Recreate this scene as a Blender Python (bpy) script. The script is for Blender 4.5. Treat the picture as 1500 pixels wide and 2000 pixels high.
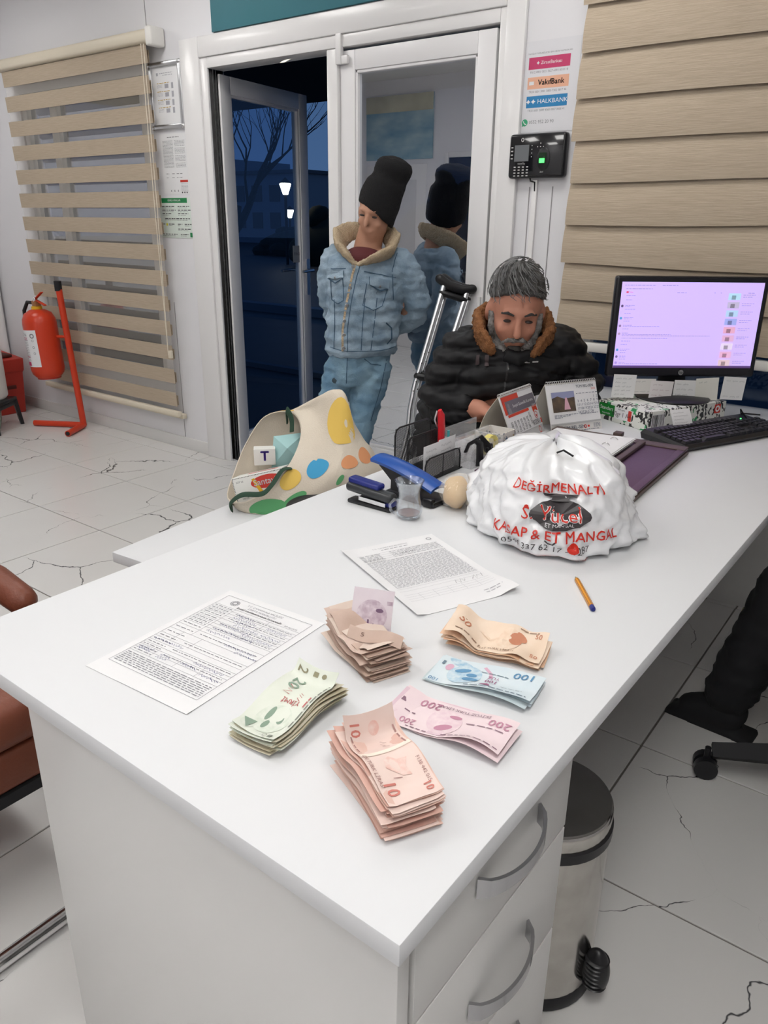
import bpy, bmesh, math, random
from math import sin, cos, pi, radians, sqrt, atan2, hypot
from mathutils import Vector, Matrix, noise
from mathutils.geometry import tessellate_polygon
random.seed(7)
sc = bpy.context.scene
col = sc.collection
for _o in list(bpy.data.objects): bpy.data.objects.remove(_o)

# ------------------------------------------------------------------ camera
FPX, TILT, ROLL, YAW, CAMH = 1496.5, .36386, .011476, .65268, 1.37
_f = Vector((-sin(YAW) * cos(TILT), cos(YAW) * cos(TILT), -sin(TILT)))
_r = Vector((cos(YAW), sin(YAW), 0)); _u = _r.cross(_f)
_r2 = _r * cos(ROLL) + _u * sin(ROLL); _u2 = _u * cos(ROLL) - _r * sin(ROLL)
cd = bpy.data.cameras.new('camera'); cam = bpy.data.objects.new('camera', cd); col.objects.link(cam)
cd.sensor_fit = 'VERTICAL'; cd.sensor_height = 24; cd.lens = FPX / 2000 * 24; cd.clip_start = .02; cd.clip_end = 300
cam.matrix_world = Matrix.Translation((0, 0, CAMH)) @ Matrix((_r2, _u2, -_f)).transposed().to_4x4()
sc.camera = cam
RV = Vector((cos(YAW), sin(YAW), 0)); NV = Vector((sin(YAW), -cos(YAW), 0))   # across the view, towards the camera

# ------------------------------------------------------------------ dusk sky
w = bpy.data.worlds.new('dusk'); sc.world = w; w.use_nodes = True
nt = w.node_tree; bg = nt.nodes['Background']
tc = nt.nodes.new('ShaderNodeTexCoord'); sx = nt.nodes.new('ShaderNodeSeparateXYZ'); rp = nt.nodes.new('ShaderNodeValToRGB')
nt.links.new(tc.outputs['Generated'], sx.inputs[0]); nt.links.new(sx.outputs['Z'], rp.inputs[0]); nt.links.new(rp.outputs[0], bg.inputs[0])
rp.color_ramp.elements[0].color = (.050, .105, .225, 1); rp.color_ramp.elements[1].color = (.020, .050, .125, 1)
rp.color_ramp.elements[1].position = .6
bg.inputs[1].default_value = 1.0
sc.view_settings.view_transform = 'Standard'; sc.view_settings.look = 'None'; sc.view_settings.gamma = 1
sc.view_settings.use_curve_mapping = False; sc.view_settings.exposure = 0.16

# ------------------------------------------------------------------ materials
def M(name, c, rough=.5, metal=0, c2=None, nscale=8, namt=1.0, stretch=(1, 1, 1), bump=0, bscale=60, emit=0, alpha=1, trans=0, ior=1.45, coat=0, sheen=0, spec=.5, detail=4, world=False, bstretch=None):
    m = bpy.data.materials.new(name); m.use_nodes = True; t = m.node_tree; b = t.nodes['Principled BSDF']
    b.inputs['Base Color'].default_value = (*c, 1); b.inputs['Roughness'].default_value = rough; b.inputs['Metallic'].default_value = metal
    b.inputs['Alpha'].default_value = alpha; b.inputs['Transmission Weight'].default_value = trans; b.inputs['IOR'].default_value = ior
    b.inputs['Coat Weight'].default_value = coat; b.inputs['Specular IOR Level'].default_value = spec
    if sheen: b.inputs['Sheen Weight'].default_value = sheen
    if emit: b.inputs['Emission Color'].default_value = (*c, 1); b.inputs['Emission Strength'].default_value = emit
    def coords(st):
        mp = t.nodes.new('ShaderNodeMapping'); mp.inputs['Scale'].default_value = st
        if world: g = t.nodes.new('ShaderNodeNewGeometry'); t.links.new(g.outputs['Position'], mp.inputs[0])
        else: g = t.nodes.new('ShaderNodeTexCoord'); t.links.new(g.outputs['Object'], mp.inputs[0])
        return mp
    if c2:
        n = t.nodes.new('ShaderNodeTexNoise'); n.inputs['Scale'].default_value = nscale; n.inputs['Detail'].default_value = detail
        t.links.new(coords(stretch).outputs[0], n.inputs['Vector'])
        r = t.nodes.new('ShaderNodeValToRGB'); r.color_ramp.elements[0].position = .5 - .25 / namt; r.color_ramp.elements[1].position = .5 + .25 / namt
        r.color_ramp.elements[0].color = (*c, 1); r.color_ramp.elements[1].color = (*c2, 1)
        t.links.new(n.outputs[0], r.inputs[0]); t.links.new(r.outputs[0], b.inputs['Base Color'])
    if bump:
        n2 = t.nodes.new('ShaderNodeTexNoise'); n2.inputs['Scale'].default_value = bscale; n2.inputs['Detail'].default_value = 5
        t.links.new(coords(bstretch or stretch).outputs[0], n2.inputs['Vector'])
        bp = t.nodes.new('ShaderNodeBump'); bp.inputs['Strength'].default_value = bump; bp.inputs['Distance'].default_value = .01
        t.links.new(n2.outputs[0], bp.inputs['Height']); t.links.new(bp.outputs[0], b.inputs['Normal'])
    return m

def srgb(r, g, b):
    f = lambda v: (v / 255 / 12.92) if v / 255 <= .04045 else ((v / 255 + .055) / 1.055) ** 2.4
    return (f(r), f(g), f(b))

def glass_mat(name, tint=(.8, .85, .9), refl=.4, rough=0.0, pw=4):
    m = bpy.data.materials.new(name); m.use_nodes = True; t = m.node_tree
    for n in list(t.nodes): t.nodes.remove(n)
    o = t.nodes.new('ShaderNodeOutputMaterial'); mx = t.nodes.new('ShaderNodeMixShader'); a = t.nodes.new('ShaderNodeBsdfTransparent'); g = t.nodes.new('ShaderNodeBsdfGlossy')
    a.inputs[0].default_value = (*tint, 1); g.inputs['Roughness'].default_value = rough; g.inputs[0].default_value = (.92, .95, 1, 1)
    l = t.nodes.new('ShaderNodeLayerWeight'); l.inputs[0].default_value = .5
    mr = t.nodes.new('ShaderNodeMapRange'); mr.inputs['To Min'].default_value = refl; mr.inputs['To Max'].default_value = min(1, refl + .5)
    p = t.nodes.new('ShaderNodeMath'); p.operation = 'POWER'; p.inputs[1].default_value = pw
    t.links.new(l.outputs['Facing'], p.inputs[0]); t.links.new(p.outputs[0], mr.inputs[0]); t.links.new(mr.outputs[0], mx.inputs[0])
    t.links.new(a.outputs[0], mx.inputs[1]); t.links.new(g.outputs[0], mx.inputs[2]); t.links.new(mx.outputs[0], o.inputs[0])
    return m

def sheer_mat(name, c, opac):
    m = bpy.data.materials.new(name); m.use_nodes = True; t = m.node_tree
    for n in list(t.nodes): t.nodes.remove(n)
    o = t.nodes.new('ShaderNodeOutputMaterial'); mx = t.nodes.new('ShaderNodeMixShader'); a = t.nodes.new('ShaderNodeBsdfTransparent'); g = t.nodes.new('ShaderNodeBsdfDiffuse')
    g.inputs[0].default_value = (*c, 1); mx.inputs[0].default_value = opac
    t.links.new(a.outputs[0], mx.inputs[1]); t.links.new(g.outputs[0], mx.inputs[2]); t.links.new(mx.outputs[0], o.inputs[0])
    return m

def tile_mat():
    m = bpy.data.materials.new('marble_tile'); m.use_nodes = True; t = m.node_tree; N = t.nodes.new; L = t.links.new; b = t.nodes['Principled BSDF']
    g = N('ShaderNodeNewGeometry')
    dn = N('ShaderNodeTexNoise'); dn.inputs['Scale'].default_value = 3.2; dn.inputs['Detail'].default_value = 5; L(g.outputs['Position'], dn.inputs['Vector'])
    sc1 = N('ShaderNodeVectorMath'); sc1.operation = 'SCALE'; sc1.inputs['Scale'].default_value = .30; L(dn.outputs['Color'], sc1.inputs[0])
    ad = N('ShaderNodeVectorMath'); ad.operation = 'ADD'; L(g.outputs['Position'], ad.inputs[0]); L(sc1.outputs[0], ad.inputs[1])
    v = N('ShaderNodeTexVoronoi'); v.feature = 'DISTANCE_TO_EDGE'; v.inputs['Scale'].default_value = 1.9; L(ad.outputs[0], v.inputs['Vector'])
    mk = N('ShaderNodeTexNoise'); mk.inputs['Scale'].default_value = 3.0; mk.inputs['Detail'].default_value = 2; L(g.outputs['Position'], mk.inputs['Vector'])
    wd = N('ShaderNodeMapRange'); wd.inputs['From Min'].default_value = .47; wd.inputs['From Max'].default_value = .66; wd.inputs['To Min'].default_value = 0; wd.inputs['To Max'].default_value = .0085; L(mk.outputs[0], wd.inputs[0])
    dv = N('ShaderNodeMath'); dv.operation = 'DIVIDE'; L(v.outputs['Distance'], dv.inputs[0])
    mxw = N('ShaderNodeMath'); mxw.operation = 'MAXIMUM'; mxw.inputs[1].default_value = .0001; L(wd.outputs[0], mxw.inputs[0]); L(mxw.outputs[0], dv.inputs[1])
    r = N('ShaderNodeValToRGB'); r.color_ramp.elements[0].color = (.075, .075, .08, 1); r.color_ramp.elements[0].position = .25
    r.color_ramp.elements[1].color = (.70, .69, .675, 1); r.color_ramp.elements[1].position = 1.0; L(dv.outputs[0], r.inputs[0])
    cl = N('ShaderNodeTexNoise'); cl.inputs['Scale'].default_value = 2.2; L(g.outputs['Position'], cl.inputs['Vector'])
    cr = N('ShaderNodeValToRGB'); cr.color_ramp.elements[0].color = (.93, .93, .93, 1); cr.color_ramp.elements[1].color = (1, 1, 1, 1); L(cl.outputs[0], cr.inputs[0])
    mu = N('ShaderNodeMixRGB'); mu.blend_type = 'MULTIPLY'; mu.inputs[0].default_value = 1; L(r.outputs[0], mu.inputs[1]); L(cr.outputs[0], mu.inputs[2])
    L(mu.outputs[0], b.inputs['Base Color']); b.inputs['Roughness'].default_value = .22; b.inputs['Specular IOR Level'].default_value = .35
    return m

# ------------------------------------------------------------------ mesh helpers
class B:
    """collects shapes into one bmesh; o() links it as ONE mesh object"""
    def __init__(s): s.bm = bmesh.new()
    def box(s, c, d, rot=None, bev=0, seg=2):
        r = bmesh.ops.create_cube(s.bm, size=1); vs = r['verts']
        bmesh.ops.scale(s.bm, vec=d, verts=vs)
        if bev:
            es = list({e for v in vs for e in v.link_edges})
            g = bmesh.ops.bevel(s.bm, geom=es, offset=min(bev, min(d) * .49), segments=seg, affect='EDGES', profile=.5)
            vs = list({v for f in g['faces'] for v in f.verts} | {v for v in vs if v.is_valid})
        M4 = Matrix.Translation(c) @ (rot.to_4x4() if rot else Matrix())
        bmesh.ops.transform(s.bm, matrix=M4, verts=vs); return s
    def b2(s, lo, hi, bev=0, seg=2):
        lo, hi = Vector(lo), Vector(hi); return s.box((lo + hi) / 2, hi - lo, None, bev, seg)
    def ell(s, c, d, rot=None, u=20, v=14):
        r = bmesh.ops.create_uvsphere(s.bm, u_segments=u, v_segments=v, radius=1)
        M4 = Matrix.Translation(c) @ (rot.to_4x4() if rot else Matrix()) @ Matrix.Diagonal((*d, 1))
        bmesh.ops.transform(s.bm, matrix=M4, verts=r['verts']); return s
    def ring_loft(s, rings, closed=True, cap=True):
        vv = [[s.bm.verts.new(p) for p in r] for r in rings]
        n = len(vv[0])
        for a, b_ in zip(vv, vv[1:]):
            for i in range(n if closed else n - 1):
                j = (i + 1) % n
                try: s.bm.faces.new((a[i], a[j], b_[j], b_[i]))
                except ValueError: pass
        if cap and closed:
            for r in (vv[0][::-1], vv[-1]):
                try: s.bm.faces.new(r)
                except ValueError: pass
        return s
    def tube(s, pts, r, n=10, flat=None, up=None, cap=True):
        """round tube along pts; r number or list; flat=(a,b) multiplies the two radii"""
        pts = [Vector(p) for p in pts]; k = len(pts)
        rs = r if isinstance(r, (list, tuple)) else [r] * k
        rings = []; px = None
        for i, p in enumerate(pts):
            t = (pts[min(i + 1, k - 1)] - pts[max(i - 1, 0)]).normalized()
            if px is None:
                a = Vector(up) if up else (Vector((0, 0, 1)) if abs(t.z) < .9 else Vector((1, 0, 0)))
                px = (a - t * a.dot(t)).normalized()
            else: px = (px - t * px.dot(t)).normalized()
            py = t.cross(px); q = rs[i]
            fa, fb = (q if isinstance(q, (tuple, list)) else (q, q))
            if flat: fa *= flat[0]; fb *= flat[1]
            rings.append([p + px * cos(2 * pi * j / n) * fa + py * sin(2 * pi * j / n) * fb for j in range(n)])
        return s.ring_loft(rings, True, cap)
    def limb(s, pts, r, n=14, up=None):
        """tube with rounded ends"""
        pts = [Vector(p) for p in pts]; rs = list(r)
        g = lambda q: (q[0] if isinstance(q, tuple) else q)
        sc_ = lambda q, k: tuple(x * k for x in q) if isinstance(q, tuple) else q * k
        d0 = (pts[0] - pts[1]).normalized(); d1 = (pts[-1] - pts[-2]).normalized()
        P = [pts[0] + d0 * g(rs[0]) * sin(a) for a in (1.45, 1.0, .5)] + pts + [pts[-1] + d1 * g(rs[-1]) * sin(a) for a in (.5, 1.0, 1.45)]
        R = [sc_(rs[0], cos(a)) for a in (1.45, 1.0, .5)] + rs + [sc_(rs[-1], cos(a)) for a in (.5, 1.0, 1.45)]
        return s.tube(P, R, n, up=up)
    def lathe(s, prof, n=28, c=(0, 0, 0), close=False):
        c = Vector(c); rings = [[c + Vector((r * cos(2 * pi * j / n), r * sin(2 * pi * j / n), z)) for j in range(n)] for r, z in prof]
        if close: rings.append(rings[0])
        return s.ring_loft(rings, True, not close)
    def cyl(s, p0, p1, r, n=16, r2=None): return s.tube([p0, p1], [r, r if r2 is None else r2], n)
    def prism(s, poly, z0, z1, Mx=None):
        Mx = Mx or Matrix(); a = [s.bm.verts.new(Mx @ Vector((x, y, z0))) for x, y in poly]; b_ = [s.bm.verts.new(Mx @ Vector((x, y, z1))) for x, y in poly]
        n = len(poly); s.bm.faces.new(a[::-1]); s.bm.faces.new(b_)
        for i in range(n): s.bm.faces.new((a[i], a[(i + 1) % n], b_[(i + 1) % n], b_[i]))
        return s
    def sheet(s, f, nu, nv, th=0):
        """surface f(u,v) with u,v in 0..1, optional thickness along the normal"""
        g = [[Vector(f(i / nu, j / nv)) for i in range(nu + 1)] for j in range(nv + 1)]
        top = [[s.bm.verts.new(p) for p in r] for r in g]
        F = [s.bm.faces.new((top[j][i], top[j][i + 1], top[j + 1][i + 1], top[j + 1][i])) for j in range(nv) for i in range(nu)]
        if th:
            def nrm(i, j):
                du = g[j][min(i + 1, nu)] - g[j][max(i - 1, 0)]; dv = g[min(j + 1, nv)][i] - g[max(j - 1, 0)][i]
                return du.cross(dv).normalized()
            bot = [[s.bm.verts.new(g[j][i] - nrm(i, j) * th) for i in range(nu + 1)] for j in range(nv + 1)]
            for j in range(nv):
                for i in range(nu): s.bm.faces.new((bot[j][i], bot[j + 1][i], bot[j + 1][i + 1], bot[j][i + 1]))
            for i in range(nu):
                s.bm.faces.new((top[0][i + 1], top[0][i], bot[0][i], bot[0][i + 1])); s.bm.faces.new((top[nv][i], top[nv][i + 1], bot[nv][i + 1], bot[nv][i]))
            for j in range(nv):
                s.bm.faces.new((top[j][0], top[j + 1][0], bot[j + 1][0], bot[j][0])); s.bm.faces.new((top[j + 1][nu], top[j][nu], bot[j][nu], bot[j + 1][nu]))
        return s
    def raw(s, vs, fs, f=None):
        nv = [s.bm.verts.new(f(*v) if f else v) for v in vs]
        for q in fs:
            try: s.bm.faces.new([nv[i] for i in q])
            except ValueError: pass
        return s
    def text(s, txt, size, f, x=0, y=0, rot=0, ax='CENTER', ay='CENTER', sxy=1, bold=0, sub=0):
        """flat lettering laid onto the surface f(x,y)->point"""
        vs, fs = text_geo(txt, ax, ay, sub); c_, s_ = cos(rot), sin(rot)
        for ox, oy in (((-bold, 0), (bold, 0), (0, bold), (0, -bold)) if bold else ((0, 0),)):
            s.raw([(x + ((a + ox) * sxy * c_ - (b + oy) * s_) * size, y + ((a + ox) * sxy * s_ + (b + oy) * c_) * size) for a, b in vs], fs, lambda a, b: f(a, b))
        return s
    def rect(s, x0, y0, x1, y1, f, nu=1, nv=1):
        vs = [(x0 + (x1 - x0) * i / nu, y0 + (y1 - y0) * j / nv) for j in range(nv + 1) for i in range(nu + 1)]
        fs = [(j * (nu + 1) + i, j * (nu + 1) + i + 1, (j + 1) * (nu + 1) + i + 1, (j + 1) * (nu + 1) + i) for j in range(nv) for i in range(nu)]
        return s.raw(vs, fs, f)
    def disc(s, x, y, rx, ry, f, n=20, rot=0, hole=0):
        c_, s_ = cos(rot), sin(rot)
        P = lambda k, a: (x + k * (rx * cos(a) * c_ - ry * sin(a) * s_), y + k * (rx * cos(a) * s_ + ry * sin(a) * c_))
        if hole:
            vs = [P(k, 2 * pi * i / n) for k in (1, hole) for i in range(n)]
            return s.raw(vs, [(i, (i + 1) % n, n + (i + 1) % n, n + i) for i in range(n)], f)
        vs = [(x, y)] + [P(k, 2 * pi * i / n) for k in (.5, 1) for i in range(n)]
        fs = [(0, 1 + i, 1 + (i + 1) % n) for i in range(n)] + [(1 + i, 1 + n + i, 1 + n + (i + 1) % n, 1 + (i + 1) % n) for i in range(n)]
        return s.raw(vs, fs, f)
    def poly(s, pts, f): return s.raw(pts, tessellate_polygon([[Vector((a, c, 0)) for a, c in pts]]), f)
    def stroke(s, pts, wd, f):
        """thin ink line of width wd through pts"""
        n = len(pts); L, R = [], []
        for i, p in enumerate(pts):
            a, b_ = pts[max(i - 1, 0)], pts[min(i + 1, n - 1)]; dx, dy = b_[0] - a[0], b_[1] - a[1]; l = hypot(dx, dy) or 1
            L.append((p[0] - dy / l * wd / 2, p[1] + dx / l * wd / 2)); R.append((p[0] + dy / l * wd / 2, p[1] - dx / l * wd / 2))
        return s.raw(L + R, [(i, n + i, n + i + 1, i + 1) for i in range(n - 1)], f)
    def words(s, x0, x1, y, h, f, fill=.8, rnd=random):
        """a line of print too small to read: word-long dashes"""
        x = x0
        while x < x1:
            l = h * rnd.uniform(1.2, 4.2); e = min(x + l, x1)
            s.rect(x, y - h * .28, e, y + h * .28, f); x = e + h * rnd.uniform(.4, .9) / fill
        return s
    def scrawl(s, x, y, l, h, f, wd=.0006, rnd=random):
        """a handwritten word"""
        n = max(5, int(l / h * 3.2)); pts = [(x + l * i / n + rnd.uniform(-.2, .2) * h, y + h * (rnd.uniform(.1, .5) if i % 2 else rnd.uniform(-.5, -.05))) for i in range(n + 1)]
        return s.stroke(pts, wd, f)
    def xform(s, M4): bmesh.ops.transform(s.bm, matrix=M4, verts=s.bm.verts[:]); return s
    def mesh(s, name, smooth=True, ang=40, fixn=True):
        if fixn: bmesh.ops.recalc_face_normals(s.bm, faces=s.bm.faces[:])
        me = bpy.data.meshes.new(name); s.bm.to_mesh(me); s.bm.free()
        if smooth and len(me.polygons):
            for p in me.polygons: p.use_smooth = True
            me.set_sharp_from_angle(angle=radians(ang))
        return me
    def o(s, name, mat, parent=None, smooth=True, ang=40, fixn=True): return link(name, s.mesh(name, smooth, ang, fixn), mat, parent)

def link(name, me, mat, parent=None):
    o = bpy.data.objects.new(name, me); col.objects.link(o)
    if mat is not None:
        me.materials.clear(); me.materials.append(mat)
    if parent: o.parent = parent
    return o
_tg = {}
def text_geo(txt, ax, ay, sub=0):
    k = (txt, ax, ay, sub)
    if k not in _tg:
        cu = bpy.data.curves.new('t', 'FONT'); cu.body = txt; cu.size = 1; cu.align_x = ax; cu.align_y = ay; cu.resolution_u = 2
        ob = bpy.data.objects.new('t', cu); col.objects.link(ob)
        me = bpy.data.meshes.new_from_object(ob.evaluated_get(bpy.context.evaluated_depsgraph_get()))
        tb = bmesh.new(); tb.from_mesh(me); bmesh.ops.triangulate(tb, faces=tb.faces[:], ngon_method='EAR_CLIP')
        for _ in range(sub):
            bmesh.ops.subdivide_edges(tb, edges=[e for e in tb.edges if e.calc_length() > .14], cuts=1); bmesh.ops.triangulate(tb, faces=tb.faces[:])
        tb.to_mesh(me); tb.free()
        _tg[k] = ([(v.co.x, v.co.y) for v in me.vertices], [tuple(p.vertices) for p in me.polygons])
        bpy.data.objects.remove(ob); bpy.data.curves.remove(cu); bpy.data.meshes.remove(me)
    return _tg[k]
def tag(o, label=None, cat=None, group=None, kind=None):
    if label: o['label'] = label
    if cat: o['category'] = cat
    if group: o['group'] = group
    if kind: o['kind'] = kind
    return o
def thing(name, label, cat, loc=(0, 0, 0), rz=0, group=None):
    e = bpy.data.objects.new(name, None); col.objects.link(e); e.location = loc; e.rotation_euler = (0, 0, rz); e.empty_display_size = .05
    return tag(e, label, cat, group)
def root(name, kind='structure', loc=(0, 0, 0), rz=0):
    e = bpy.data.objects.new(name, None); col.objects.link(e); e.location = loc; e.rotation_euler = (0, 0, rz); e['kind'] = kind; return e
def copy_tree(o, parent=None):
    c = o.copy(); col.objects.link(c); c.parent = parent
    for ch in list(o.children): copy_tree(ch, c)
    return c
def blend(b, name, voxel=.01, smooth=4, fac=.5, disp=None):
    """melt overlapping shapes into one continuous skin"""
    bmesh.ops.recalc_face_normals(b.bm, faces=b.bm.faces[:])
    me = bpy.data.meshes.new('tmp'); b.bm.to_mesh(me); b.bm.free()
    ob = bpy.data.objects.new('tmp', me); col.objects.link(ob)
    r = ob.modifiers.new('r', 'REMESH'); r.mode = 'VOXEL'; r.voxel_size = voxel; r.use_smooth_shade = True
    sm = ob.modifiers.new('s', 'SMOOTH'); sm.iterations = smooth; sm.factor = fac
    out = bpy.data.meshes.new_from_object(ob.evaluated_get(bpy.context.evaluated_depsgraph_get())); out.name = name
    bpy.data.objects.remove(ob); bpy.data.meshes.remove(me)
    if disp:
        n = [v.normal.copy() for v in out.vertices]
        for v, q in zip(out.vertices, n): v.co += q * disp(v.co, q)
    for p in out.polygons: p.use_smooth = True
    return out
def rotz(a): return Matrix.Rotation(a, 3, 'Z')
def rotx(a): return Matrix.Rotation(a, 3, 'X')
def roty(a): return Matrix.Rotation(a, 3, 'Y')
def flat_xy(z=0): return lambda a, b: Vector((a, b, z))
def flat_xz(y=0): return lambda a, b: Vector((a, y, b))
def smooth01(t): t = max(0, min(1, t)); return t * t * (3 - 2 * t)

WH = M('white_wall_panel', (.78, .775, .80), .42)
PVC = M('white_pvc', (.80, .79, .79), .3, coat=.2)
LAM = M('white_laminate', (.725, .735, .75), .48, spec=.3)
LAM2 = M('white_laminate_side', (.72, .715, .70), .4)
BLK = M('black_plastic', (.012, .012, .014), .35)
BLKM = M('black_matte', (.014, .014, .016), .7)
CHR = M('chrome', (.75, .75, .76), .12, 1)
ALU = M('brushed_aluminium', (.70, .71, .73), .28, 1)
INK = M('ink_black', (.03, .03, .035), .6)
GREYINK = M('ink_grey', (.22, .22, .24), .7)
BLUEINK = M('ink_blue', (.03, .05, .20), .6)
REDINK = M('ink_red', (.60, .045, .03), .55)
PAPER = M('white_paper', (.82, .82, .83), .6)
# ------------------------------------------------------------------ room shell
W = 2.97
XL, XR, YB, ZC = -5.95, 3.2, -1.3, 2.75
def led_panel(x, y, e, n, k=1):
    t = thing('ceiling_light', 'square white ceiling light panel, %s' % n, 'ceiling light', (x, y, ZC), 0, 'ceiling light panels'); t.scale = (1, k, 1)  # k stretches a panel lengthwise to give more light
    B().b2((-.31, -.31, -.02), (.31, -.285, 0)).b2((-.31, .285, -.02), (.31, .31, 0)).b2((-.31, -.285, -.02), (-.285, .285, 0)).b2((.285, -.285, -.02), (.31, .285, 0)).o('frame', PVC, t)
    B().b2((-.285, -.285, -.014), (.285, .285, -.008)).o('diffuser', M('lit_diffuser', (1, .98, .95), emit=e), t)
LE = 9.5
for x, y, n, k in ((.04, .30, 'stretched for more light over the drawers at the near end of the desk', 1.7), (-1.3, 2.1, 'over the far end of the desk', 1), (-1.75, .3, 'over the brown armchair', 1), (-3.2, .45, 'over the empty floor', 1), (-3.2, 2.1, 'nearest the door', 1), (-5.0, 1.9, 'unseen fill added nearest the red bin', 1), (.36, -.78, 'unseen stretched fill added behind the drawers by the back wall', 1.5), (-2.4, -.8, 'nearest the back wall', 1)):  # unseen fill panels added: red bin for the wall, behind drawers for the floor
    led_panel(x, y, LE, n, k)

TILE, GA, GX, GY = .5139, .0128, -3.077, 2.340
fl = root('floor')
B().b2((XL, YB, -.08), (XR, W, -.004)).o('grout', M('grout', (.20, .185, .17), .8), fl, smooth=False)
TM = tile_mat()
tme = B().box((0, 0, -.004), (TILE - .0055, TILE - .0055, .008), None, .0012, 1).mesh('tile', smooth=False)
for i in range(-7, 14):
    for j in range(-10, 3):
        x = GX + (i + .5) * TILE * cos(GA) - (j + .5) * TILE * sin(GA); y = GY + (i + .5) * TILE * sin(GA) + (j + .5) * TILE * cos(GA)
        if XL - .1 < x < XR and YB < y < W - .2:
            o = link('tile', tme, TM, fl); o.location = (x, y, 0); o.rotation_euler = (0, 0, GA)
cut = B().box((0, 0, -.004), (TILE - .0055, .150, .008), None, .0012, 1).mesh('tile', smooth=False)
for i in range(-7, 14):                                                # cut row along the door wall
    x = GX + (i + .5) * TILE * cos(GA) - TILE * sin(GA)
    if XL - .1 < x < XR:
        o = link('tile', cut, TM, fl); o.location = (x, GY + TILE + (i + .5) * TILE * sin(GA) + .078, 0); o.rotation_euler = (0, 0, GA)
tag(B().b2((XL - .1, YB - .1, ZC), (XR + .1, W + .1, ZC + .08)).o('ceiling', M('ceiling_white', (.72, .71, .70), .7)), kind='structure')

DL, DR, DT = -3.427, -1.73, 2.081        # door opening
W1 = (-5.28, -3.98, .42, 2.10); W2 = (-1.30, 1.05, .50, 2.25)
def solid(b, x0, x1, z0, z1): b.b2((x0, W, z0), (x1, W + .10, z1))
b = B()
solid(b, XL - .1, W1[0], 0, ZC); solid(b, W1[0], W1[1], 0, W1[2]); solid(b, W1[0], W1[1], W1[3], ZC); solid(b, W1[1], DL, 0, ZC)
solid(b, DL, DR, DT, ZC); solid(b, DR, W2[0], 0, ZC); solid(b, W2[0], W2[1], 0, W2[2]); solid(b, W2[0], W2[1], W2[3], ZC); solid(b, W2[1], XR + .1, 0, ZC)
wf = tag(b.o('wall_front', WH, smooth=False), kind='structure')
SEAM = M('panel_seam', (.32, .31, .32), .6)
for x, z0, z1 in ((-3.90, 2.25, ZC), (-3.86, 0, .9), (-1.56, 0, 1.5), (-1.46, 0, 1.5)):
    B().b2((x - .0018, W - .002, z0), (x + .0018, W, z1)).o('panel_joint', SEAM, wf, smooth=False)
tag(B().b2((XL - .1, YB, 0), (XL, W, ZC)).o('wall_left', WH), kind='structure')
tag(B().b2((XR, YB, 0), (XR + .1, W, ZC)).o('wall_right', WH), kind='structure')
tag(B().b2((XL - .1, YB - .1, 0), (XR + .1, YB, ZC)).o('wall_back', WH), kind='structure')
b = B(); b.b2((XL, W - .012, 0), (DL - .20, W, .075), .003); b.b2((DR + .11, W - .012, 0), (XR, W, .075), .003)
tag(b.o('baseboard_front', M('skirting', (.70, .69, .68), .4)), kind='structure')
tag(B().b2((XL, YB, 0), (XL + .012, W - .012, .075), .003).o('baseboard_left', M('skirting2', (.70, .69, .68), .4)), kind='structure')
tag(B().cyl((XL + .05, W - .05, 0), (XL + .05, W - .05, ZC), .035, 20).o('trim_1', PVC), kind='structure')   # corner pipe

# ---- double door: casing, open leaf, closed leaf
tr = root('trim_2')
def casing(x0, x1, z0, z1): B().b2((x0, W - .022, z0), (x1, W, z1), .006).o('casing', PVC, tr)
casing(DL - .197, DL - .05, 0, 2.225); casing(DR + .03, DR + .115, 0, 2.225); casing(DL - .05, DR + .03, DT + .05, 2.225)
b = B(); b.b2((DL - .05, W - .012, 0), (DL, W + .10, DT + .05), .004).b2((DR, W - .012, 0), (DR + .03, W + .10, DT + .05), .004).b2((DL, W - .012, DT), (DR, W + .10, DT + .05), .004); b.o('door_frame', PVC, tr)
B().b2((DL, W, -.004), (DR, W + .12, .012)).o('threshold', ALU, tr)
for x in (DL + .012, DL + .03):
    B().b2((DL - .002, W + x - DL + .012, .01), (DL + .003, W + x - DL + .017, DT)).o('weather_seal', M('seal', (.10, .10, .10), .8), tr)
b = B(); b.b2((-2.615, W - .016, 0.012), (-2.55, W + .05, DT - .002), .008); sm = b.o('door_stile', PVC, tr)
DG = glass_mat('reflective_glazing', (.42, .48, .56), .66)
DG2 = glass_mat('clear_glazing', (.70, .78, .88), .05)
def leaf(name, wd, ht, gl, stile, railt, railb):
    """a leaf in its own axes: hinge at x=0, runs along +x, inner face at y=0"""
    t = root(name)
    P = M('leaf_pvc', (.80, .79, .80), .32)
    B().b2((0, 0, 0), (stile, .055, ht), .004).o('stile', P, t); B().b2((wd - stile, 0, 0), (wd, .055, ht), .004).o('stile', P, t)
    B().b2((stile, 0, ht - railt), (wd - stile, .055, ht), .004).o('rail', P, t); B().b2((stile, 0, 0), (wd - stile, .055, railb), .004).o('rail', P, t)
    g = B(); s_ = .012
    for a, c in (((stile, .006, railb), (stile + s_, .05, ht - railt)), ((wd - stile - s_, .006, railb), (wd - stile, .05, ht - railt)), ((stile, .006, ht - railt - s_), (wd - stile, .05, ht - railt)), ((stile, .006, railb), (wd - stile, .05, railb + s_))): g.b2(a, c, .003)
    g.o('glazing_bead', P, t)
    B().b2((stile + .004, .022, railb + .004), (wd - stile - .004, .030, ht - railt - .004)).o('pane', gl, t, smooth=False)
    return t
d1 = leaf('door_1', .80, 2.05, DG2, .085, .085, .12)
d1.location = (DL + .012, W + .06, .015); d1.rotation_euler = (0, 0, radians(99))
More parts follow.
